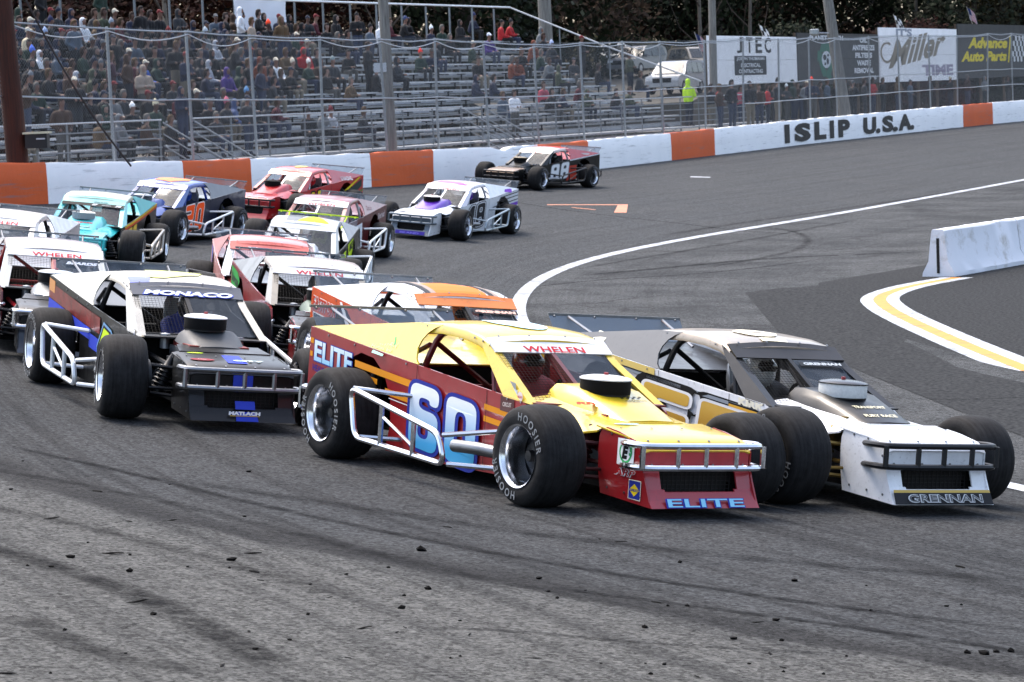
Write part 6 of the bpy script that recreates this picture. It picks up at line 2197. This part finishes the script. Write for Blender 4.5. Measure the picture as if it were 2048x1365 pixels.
# ================================================================== vehicles parked behind the stand
def suv(loc, rz, body, label):
    root = link('parked_suv', None, label=label, cat='car', group='vehicles parked behind the grandstand')
    root.location = loc
    root.rotation_euler = (0, 0, rz)
    root.scale = (.84, .84, .84)
    prof = [(2.30, .40), (2.34, .70), (2.20, .92), (1.25, 1.04), (.55, 1.62), (.2, 1.72), (-1.7, 1.74), (-2.15, 1.62), (-2.32, 1.0), (-2.34, .45), (-1.95, .36), (1.9, .34)]
    def yy(z):
        return .92 if z < 1.05 else .92 - (z - 1.05) * .22
    mb = MB()
    n = len(prof)
    vs = [(x, s * yy(z), z) for s in (-1, 1) for x, z in prof]
    fs = [tuple(range(n)), tuple(range(2 * n - 1, n - 1, -1))] + [(j, j + n, (j + 1) % n + n, (j + 1) % n) for j in range(n)]
    put('body', mb.add(vs, fs), paint(body), root, 25)
    for s in (-1, 1):
        for pts in ([(.95, 1.10), (.50, 1.55), (-.10, 1.62), (-.10, 1.08)], [(-.18, 1.08), (-.18, 1.62), (-1.05, 1.63), (-1.05, 1.08)], [(-1.13, 1.08), (-1.13, 1.63), (-1.75, 1.60), (-2.0, 1.12)]):
            put('side_window', MB().slab([(x, s * (yy(z) + .006), z) for x, z in pts], [(x, s * (yy(z) - .02), z) for x, z in pts]), CARGLASS, root, 0)
        put('headlight', MB().box(2.18, 2.32, min(s * .55, s * .86), max(s * .55, s * .86), .72, .88), pm('#d8dcdf', .15), root, 0)
        put('mirror', MB().box(.75, .95, min(s * .93, s * 1.10), max(s * .93, s * 1.10), 1.02, 1.16), paint(body), root, 0)
        for x in (1.45, -1.45):
            wh = put('wheel', MB().lathe([(.20, -.09), (.20, .10), (.06, .11), (0, .11)], 20, Matrix.Translation((x, s * .84, .35)) @ Matrix.Rotation(-s * PI / 2, 4, 'X')), ALU, root)
            put('tyre', MB().lathe([(.20, -.10), (.30, -.11), (.35, -.07), (.35, .07), (.30, .11), (.20, .10)], 24, Matrix.Translation((x, s * .84, .35)) @ Matrix.Rotation(-s * PI / 2, 4, 'X'), close=True), RUBBER, wh)
    q = [(1.235, -.78, 1.06), (1.235, .78, 1.06), (.60, .70, 1.60), (.60, -.70, 1.60)]
    put('windscreen', MB().slab([(x + .012, y, z + .012) for x, y, z in q], q), CARGLASS, root, 0)
    put('grille', MB().box(2.25, 2.35, -.5, .5, .60, .84), DARK, root, 0)
    put('bumper', MB().box(2.22, 2.42, -.9, .9, .38, .58), paint(body), root, 0)
    for s in (-1, 1):
        put('roof_rail', MB().tube([(.1, s * .66, 1.76), (-1.7, s * .66, 1.78)], .02, 6), BLACKM, root)
suv((7.7, 122, 3.30), R(-112), '#a2a6aa', 'white suv parked behind the end of the grandstand, facing the track')
suv((9.6, 136, 4.12), R(-70), '#948b7c', 'beige suv parked behind the white suv')
suv((7.0, 141, 4.37), R(-120), '#6d7074', 'grey suv parked behind and above the white suv')
suv((5.9, 147, 4.67), R(-80), '#a3a6a2', 'pale suv parked left of the white suv behind the stand')
put('parking_ground', MB().grid([[(-1, 113, 2.75), (8, 116.5, 2.95)], [(-2, 150, 4.7), (14, 150, 4.7)]], thick=(0, 0, -2.5)), pm('#4a4740', .95, 0, 0, .3, 1), smooth=0, kind='structure')

# ================================================================== trees and undergrowth
def leafmat(name, a, b_):
    m, t, b = mat(name)
    n, l = t.nodes, t.links
    tc = n.new('ShaderNodeTexCoord')
    ns = n.new('ShaderNodeTexNoise')
    ns.inputs['Scale'].default_value = .9
    ns.inputs['Detail'].default_value = 5
    l.new(tc.outputs['Object'], ns.inputs['Vector'])
    wn = n.new('ShaderNodeNewGeometry')
    ad = n.new('ShaderNodeMath')
    ad.operation = 'MULTIPLY_ADD'
    ad.inputs[1].default_value = .5
    l.new(wn.outputs['Random Per Island'], ad.inputs[0])
    su = n.new('ShaderNodeMath')
    su.operation = 'ADD'
    su.inputs[1].default_value = -.25
    l.new(ns.outputs['Fac'], su.inputs[0])
    l.new(su.outputs[0], ad.inputs[2])
    cr = n.new('ShaderNodeValToRGB')
    cr.color_ramp.elements[0].position = .25
    cr.color_ramp.elements[0].color = lin(a)
    cr.color_ramp.elements[1].position = .75
    cr.color_ramp.elements[1].color = lin(b_)
    l.new(ad.outputs[0], cr.inputs[0])
    l.new(cr.outputs[0], b.inputs['Base Color'])
    b.inputs['Roughness'].default_value = .8
    b.inputs['Specular IOR Level'].default_value = .2
    return m
LEAF = dict(green=leafmat('leaf_evergreen', '#0d130b', '#2a3320'), red=leafmat('leaf_red', '#170c0a', '#3d1d14'), orange=leafmat('leaf_orange', '#2a1a0c', '#5e381c'), olive=leafmat('leaf_olive', '#1c1c0e', '#4a4626'), brown=leafmat('leaf_brown', '#1c130e', '#443324'))
BARK = woodmat('bark', '#241d18', '#4a4038')
def leaves(rng, n, rad, ht, z0, size, shape):
    """n small quads in clumps through a crown volume"""
    nc = 170 if ht > 1.5 else 60
    cl = []
    while len(cl) < nc:
        z = rng.random()
        rmax = (1 - z) ** .8 * .95 + .08 if shape == 'cone' else math.sqrt(max(.05, 1 - (2 * z - .9) ** 2 * .85))
        a = rng.random() * 2 * PI
        rr = math.sqrt(rng.random()) * rmax
        cl.append((rad * rr * math.cos(a), rad * rr * math.sin(a), z0 + z * ht, .35 + .5 * rng.random()))
    v, f = [], []
    for i in range(n):
        c = cl[rng.randrange(nc)]
        d = Vector((rng.gauss(0, 1), rng.gauss(0, 1), rng.gauss(0, .7))) * (rad * .15 * c[3] * 1.4)
        p = Vector(c[:3]) + d
        ax = Vector((rng.gauss(0, 1), rng.gauss(0, 1), rng.gauss(0, 1))).normalized()
        bx = ax.orthogonal().normalized()
        s = size * rng.uniform(.6, 1.4)
        o = len(v)
        v += [tuple(p + ax * s), tuple(p + bx * s * .55), tuple(p - ax * s), tuple(p - bx * s * .55)]
        f.append((o, o + 1, o + 2, o + 3))
    me = bpy.data.meshes.new('crown')
    me.from_pydata(v, [], f)
    return me
rt_ = random.Random(77)
CROWN = {}
for sh in ('cone', 'round', 'bush'):
    for k in range(2):
        CROWN[sh, k] = leaves(rt_, 11000 if sh != 'bush' else 6000, 1.0, {'cone': 3.4, 'round': 2.6, 'bush': 2.0}[sh], 0.0, .034 if sh != 'bush' else .042, 'cone' if sh == 'cone' else 'round')
def trunk(ht, r):
    mb = MB().tube([(0, 0, -1.0), (.02, 0, ht * .3), (-.03, .02, ht * .65), (.02, 0, ht)], r, 9, r1=r * .25)
    for i in range(9):
        a, z = i * 2.4, ht * (.25 + .07 * i)
        L = ht * .16
        mb.tube([(0, 0, z), (L * .5 * math.cos(a), L * .5 * math.sin(a), z + L * .25), (L * math.cos(a), L * math.sin(a), z + L * .6)], r * .28, 6, r1=r * .06)
    return mb
NT = [0]
def tree(x, y, kind, sh, ht, rad, label, low=.08):
    root = link('tree', None, label=label, cat='tree', group='trees behind the track')
    root.location = (x, y, 1.1)
    root.rotation_euler = (0, 0, NT[0] * 1.7)
    NT[0] += 1
    put('trunk', trunk(ht * .95, .10 + ht * .012), BARK, root)
    c = link('crown', CROWN[sh, NT[0] % 2], [LEAF[kind]], root)
    c.scale = (rad, rad, rad)
    c.location = (0, 0, ht * low)
rq = random.Random(5)
TREES = [(-33, 122, 'olive', 'round', 14, 5), (-27, 118, 'green', 'cone', 17, 5), (-22, 126, 'red', 'round', 12, 5.5), (-17, 118, 'red', 'round', 10, 4.5), (-14, 128, 'orange', 'round', 13, 5), (-10, 121, 'red', 'round', 11, 4.5), (-5.5, 130, 'brown', 'round', 14, 5.5), (-1.5, 126, 'green', 'cone', 19, 5), (1.5, 138, 'green', 'cone', 20, 6), (6, 146, 'green', 'cone', 20, 5.5), (9.5, 152, 'red', 'round', 12, 5), (12, 146, 'green', 'cone', 21, 5.5), (16, 156, 'brown', 'round', 15, 6), (18.5, 150, 'green', 'cone', 19, 5), (23, 158, 'green', 'cone', 22, 6), (27, 152, 'green', 'round', 15, 6), (31, 162, 'olive', 'round', 16, 6), (35, 158, 'brown', 'round', 13, 6), (40, 168, 'green', 'cone', 19, 6), (14, 168, 'green', 'cone', 22, 6.5), (-8, 142, 'green', 'cone', 20, 6), (-20, 138, 'green', 'round', 16, 7), (3, 156, 'brown', 'round', 15, 6), (45, 172, 'olive', 'round', 15, 6.5)]
KN = dict(green='dark evergreen', red='red leaved', orange='orange leaved', olive='olive green', brown='brown leaved')
TREES = [(x * 1.12 if x > 4 else x, y + (24 if x > 4 else 4), k_, sh, ht, rd) for x, y, k_, sh, ht, rd in TREES]
TREES.sort(key=lambda q: q[0] / q[1])
for i, (x, y, kd, sh, ht, rad) in enumerate(TREES):
    tree(x, y, kd, sh, ht, rad, '%s tree in the dark wood behind the track, %s from the left' % (KN[kd], ordn(i)))
for i in range(26):
    t = i / 25
    x, y = -30 + 78 * t + rq.uniform(-1, 1), 116 + 72 * t + rq.uniform(-2, 4)
    kd = rq.choice(['red', 'brown', 'olive', 'green', 'red', 'brown'] if t < .5 else ['brown', 'olive', 'green', 'green', 'red'])
    root = link('shrub', None, label='%s shrub at the edge of the wood, %s from the left' % (KN[kd].replace(' leaved', '').replace('dark evergreen', 'dark green'), ordn(i)), cat='shrub', group='shrubs at the edge of the wood')
    root.location = (x, y, 1.0)
    mb = MB()
    for j in range(5):
        a = j * 1.3
        mb.tube([(0, 0, -.6), (.5 * math.cos(a), .5 * math.sin(a), 1.2), (1.0 * math.cos(a), 1.0 * math.sin(a), 3.2)], .05, 5, r1=.015)
    put('stem', mb, BARK, root)
    c = link('foliage', CROWN['bush', i % 2], [LEAF[kd]], root)
    k_ = rq.uniform(2.2, 3.0)
    c.scale = (k_, k_, k_)
# leafless trees at the edge of the wood
for i, (x, y, ht) in enumerate([(-13.5, 112, 11), (-4.5, 114, 12), (11.5, 158, 14), (14.8, 163, 13), (26.5, 176, 15), (33, 182, 14)]):
    root = link('bare_tree', None, label='leafless grey tree at the edge of the dark wood, %s from the left' % ordn(i), cat='tree', group='bare trees at the edge of the wood')
    root.location = (x, y, 1.0)
    root.rotation_euler = (0, 0, i * 1.1)
    put('trunk', MB().tube([(0, 0, -1), (.1, 0, ht * .35), (-.05, .1, ht * .7), (.1, 0, ht)], .16, 8, r1=.03), woodmat('bark_pale_%d' % i, '#4a443c', '#7a7268'), root)
    for j in range(14):
        a_, z = j * 2.4, ht * (.18 + .055 * j)
        L = ht * rq.uniform(.10, .2)
        put('branch', MB().tube([(0, 0, z), (L * .5 * math.cos(a_), L * .5 * math.sin(a_), z + L * .5), (L * .8 * math.cos(a_ + .3), L * .8 * math.sin(a_ + .3), z + L * 1.2)], .05, 5, r1=.012), BARK, root)
# the far wood that closes the view
v, f = [], []
for i in range(60000):
    t = rq.random()
    x, y = -58 + 140 * t, 165 + 66 * t + rq.uniform(0, 14)
    z = 24 * rq.random() ** 1.1 + .3
    p = Vector((x, y, z))
    ax = Vector((rq.gauss(0, 1), rq.gauss(0, 1), rq.gauss(0, 1))).normalized()
    bx = ax.orthogonal().normalized()
    s = rq.uniform(.22, .55)
    o = len(v)
    v += [tuple(p + ax * s), tuple(p + bx * s * .6), tuple(p - ax * s), tuple(p - bx * s * .6)]
    f.append((o, o + 1, o + 2, o + 3))
me = bpy.data.meshes.new('woodland')
me.from_pydata(v, [], f)
link('woodland', me, [leafmat('leaf_far', '#070906', '#181b12')], label='dark far wood that closes the view behind the trees', cat='woods', kind='stuff')

# ================================================================== concrete barrier in the infield
m_con, t_, b_ = mat('barrier_concrete')
_tc = t_.nodes.new('ShaderNodeTexCoord')
_n1 = t_.nodes.new('ShaderNodeTexNoise')
_n1.inputs['Scale'].default_value = 2.2
_n1.inputs['Detail'].default_value = 9
_n1.inputs['Roughness'].default_value = .7
t_.links.new(_tc.outputs['Object'], _n1.inputs['Vector'])
_cr = t_.nodes.new('ShaderNodeValToRGB')
_cr.color_ramp.elements[0].position = .26
_cr.color_ramp.elements[0].color = lin('#a9a69e')
_cr.color_ramp.elements[1].position = .46
_cr.color_ramp.elements[1].color = lin('#dde0e6')
t_.links.new(_n1.outputs['Fac'], _cr.inputs[0])
t_.links.new(_cr.outputs[0], b_.inputs['Base Color'])
b_.inputs['Roughness'].default_value = .75
_bp = t_.nodes.new('ShaderNodeBump')
_bp.inputs['Strength'].default_value = .4
_bp.inputs['Distance'].default_value = .02
t_.links.new(_n1.outputs['Fac'], _bp.inputs['Height'])
t_.links.new(_bp.outputs[0], b_.inputs['Normal'])
def barrier(p, ang, L, label):
    root = link('concrete_barrier', None, label=label, cat='barrier', group='concrete barriers in the infield')
    root.location = p
    root.rotation_euler = (0, 0, ang)
    half = [(.30, 0), (.30, .07), (.18, .26), (.115, .78), (.09, .81)]
    prof = half + [(-y, z) for y, z in reversed(half)]
    rb = random.Random(2)
    rows_ = []
    k = 14
    for i in range(k + 1):
        rows_.append([(L * i / k, y + rb.uniform(-.006, .006), z + rb.uniform(-.006, .006) * (z > .01)) for y, z in prof])
    mb = MB().grid(rows_)
    c = len(prof)
    mb.f += [tuple(range(c)), tuple(k * c + j for j in range(c))] + [(i * c, (i + 1) * c, (i + 1) * c + c - 1, i * c + c - 1) for i in range(k)]
    mb.m += [0] * (2 + k)
    put('barrier_body', mb, m_con, root, 30)
    put('joint_slot', MB().box(-.012, .03, -.025, .025, .06, .66), pm('#1e1d1b', .9), root, 0)
barrier((7.34, 46.95, .005), math.atan2(3.3, 2.2), 3.1, 'white concrete barrier with exposed grey end, nearest in the infield at right')
barrier((7.34 + 3.13 * .555, 46.95 + 3.13 * .832, .005), math.atan2(3.3, 2.2), 3.1, 'white concrete barrier continuing behind the nearest one, cut by the right edge')

# ================================================================== rubber scraps on the track
RUB = pm('#050505', .9, spec=.1)
rs = random.Random(31)
SCR = []
for k in range(6):
    bm = bmesh.new()
    bmesh.ops.create_icosphere(bm, subdivisions=1, radius=1)
    for v_ in bm.verts:
        v_.co *= rs.uniform(.6, 1.25)
        v_.co.z = max(v_.co.z, -.35) * .6
        if k > 3:
            v_.co.x *= 2.8
            v_.co.y *= .55
            v_.co.z *= .45
            v_.co.y += .3 * math.sin(v_.co.x * 1.2)
    me = bpy.data.meshes.new('scrap')
    bm.to_mesh(me)
    bm.free()
    SCR.append(me)
FIX = [(-2.64,17.13,0.016,4),(-2.67,15.56,0.015,4),(-2.3,13.92,0.019,0),(-2.12,14.15,0.017,5),(-1.94,13.51,0.015,1),(-1.5,14.15,0.021,0),(-1.42,14.48,0.013,5),(-1.29,13.45,0.007,4),(-1.35,13.75,0.013,5),(-0.55,15.0,0.023,1),(-1.77,12.48,0.015,4),(-1.65,12.12,0.012,2),(-1.95,11.54,0.008,1),(-1.12,11.3,0.012,0),(-1.21,10.85,0.008,4),(-1.19,11.78,0.007,4),(-0.46,13.44,0.015,1),(-0.57,12.73,0.014,2),(-0.53,12.14,0.006,4),(-0.56,11.98,0.006,4),(-1.99,10.4,0.012,4),(-2.33,13.52,0.011,0),(-2.24,15.64,0.009,5),(-2.01,15.81,0.009,5),(-0.43,16.23,0.011,4),(-2.31,14.57,0.008,0),(-2.03,14.15,0.007,1),(-1.69,13.8,0.008,0),(-1.48,13.84,0.007,1),(-0.89,13.84,0.009,0),(-0.69,14.2,0.008,2),(-1.04,13.39,0.008,0),(-0.98,12.37,0.008,1),(-0.29,12.43,0.007,0),(-0.31,11.34,0.006,1),(-0.27,11.41,0.006,2),(-1.0,11.6,0.009,0),(-0.73,11.21,0.006,4),(-1.84,18.74,0.014,0),(-3.35,18.53,0.009,0),(-2.26,17.73,0.007,0),(-0.92,12.97,0.006,4),(-1.83,10.46,0.006,1),(-1.62,11.02,0.006,0),(-0.24,12.03,0.007,5),(-0.71,12.04,0.012,5),(-0.57,13.17,0.008,2),(-3.15,16.96,0.012,0),(-2.45,13.52,0.007,1),(-1.63,16.2,0.011,0),(0.47,16.04,0.008,4),(0.59,15.97,0.011,4),(0.88,15.1,0.011,1),(1.46,14.55,0.018,0),(2.52,15.61,0.014,5),(2.16,13.85,0.01,0),(2.25,13.94,0.007,1),(1.73,13.53,0.008,2),(0.09,14.08,0.015,0),(0.66,13.41,0.01,4),(0.13,13.6,0.009,0),(0.17,13.37,0.008,1),(0.81,13.35,0.009,2),(1.21,13.0,0.015,0),(1.11,12.89,0.009,5),(0.56,12.53,0.012,1),(0.95,12.32,0.013,0),(1.17,12.35,0.009,2),(1.08,11.94,0.009,4),(0.04,11.46,0.008,4),(0.59,11.48,0.01,0),(2.0,12.27,0.014,1),(2.08,12.27,0.022,0),(2.15,12.35,0.011,2),(2.22,12.39,0.015,1),(1.1,11.57,0.007,4),(0.96,11.62,0.008,0),(1.09,11.45,0.007,1),(0.51,11.48,0.006,0),(0.52,11.21,0.008,2),(1.26,11.45,0.007,1),(0.32,11.42,0.006,0),(0.71,11.21,0.006,4),(1.42,11.98,0.006,1),(0.32,13.71,0.007,0),(0.71,13.31,0.007,1),(1.84,14.52,0.007,0)]
FIX.sort(key=lambda q: q[0] / q[1])
cnt = {True: -1, False: -1}
for i, (x, y, sz, kd) in enumerate(FIX):
    sz *= 1.5
    cnt[kd > 3] += 1
    o = link('rubber_scrap', SCR[kd], [RUB], label='black %s of tyre rubber on the foreground track, %s from the left' % (('strip' if kd > 3 else 'crumb'), ordn(cnt[kd > 3])), cat='debris', group='tyre rubber scraps on the track')
    o.location = (x, y, gz(x, y) + sz * .2)
    o.rotation_euler = (0, 0, rs.uniform(0, 6.3))
    o.scale = (sz, sz, sz)
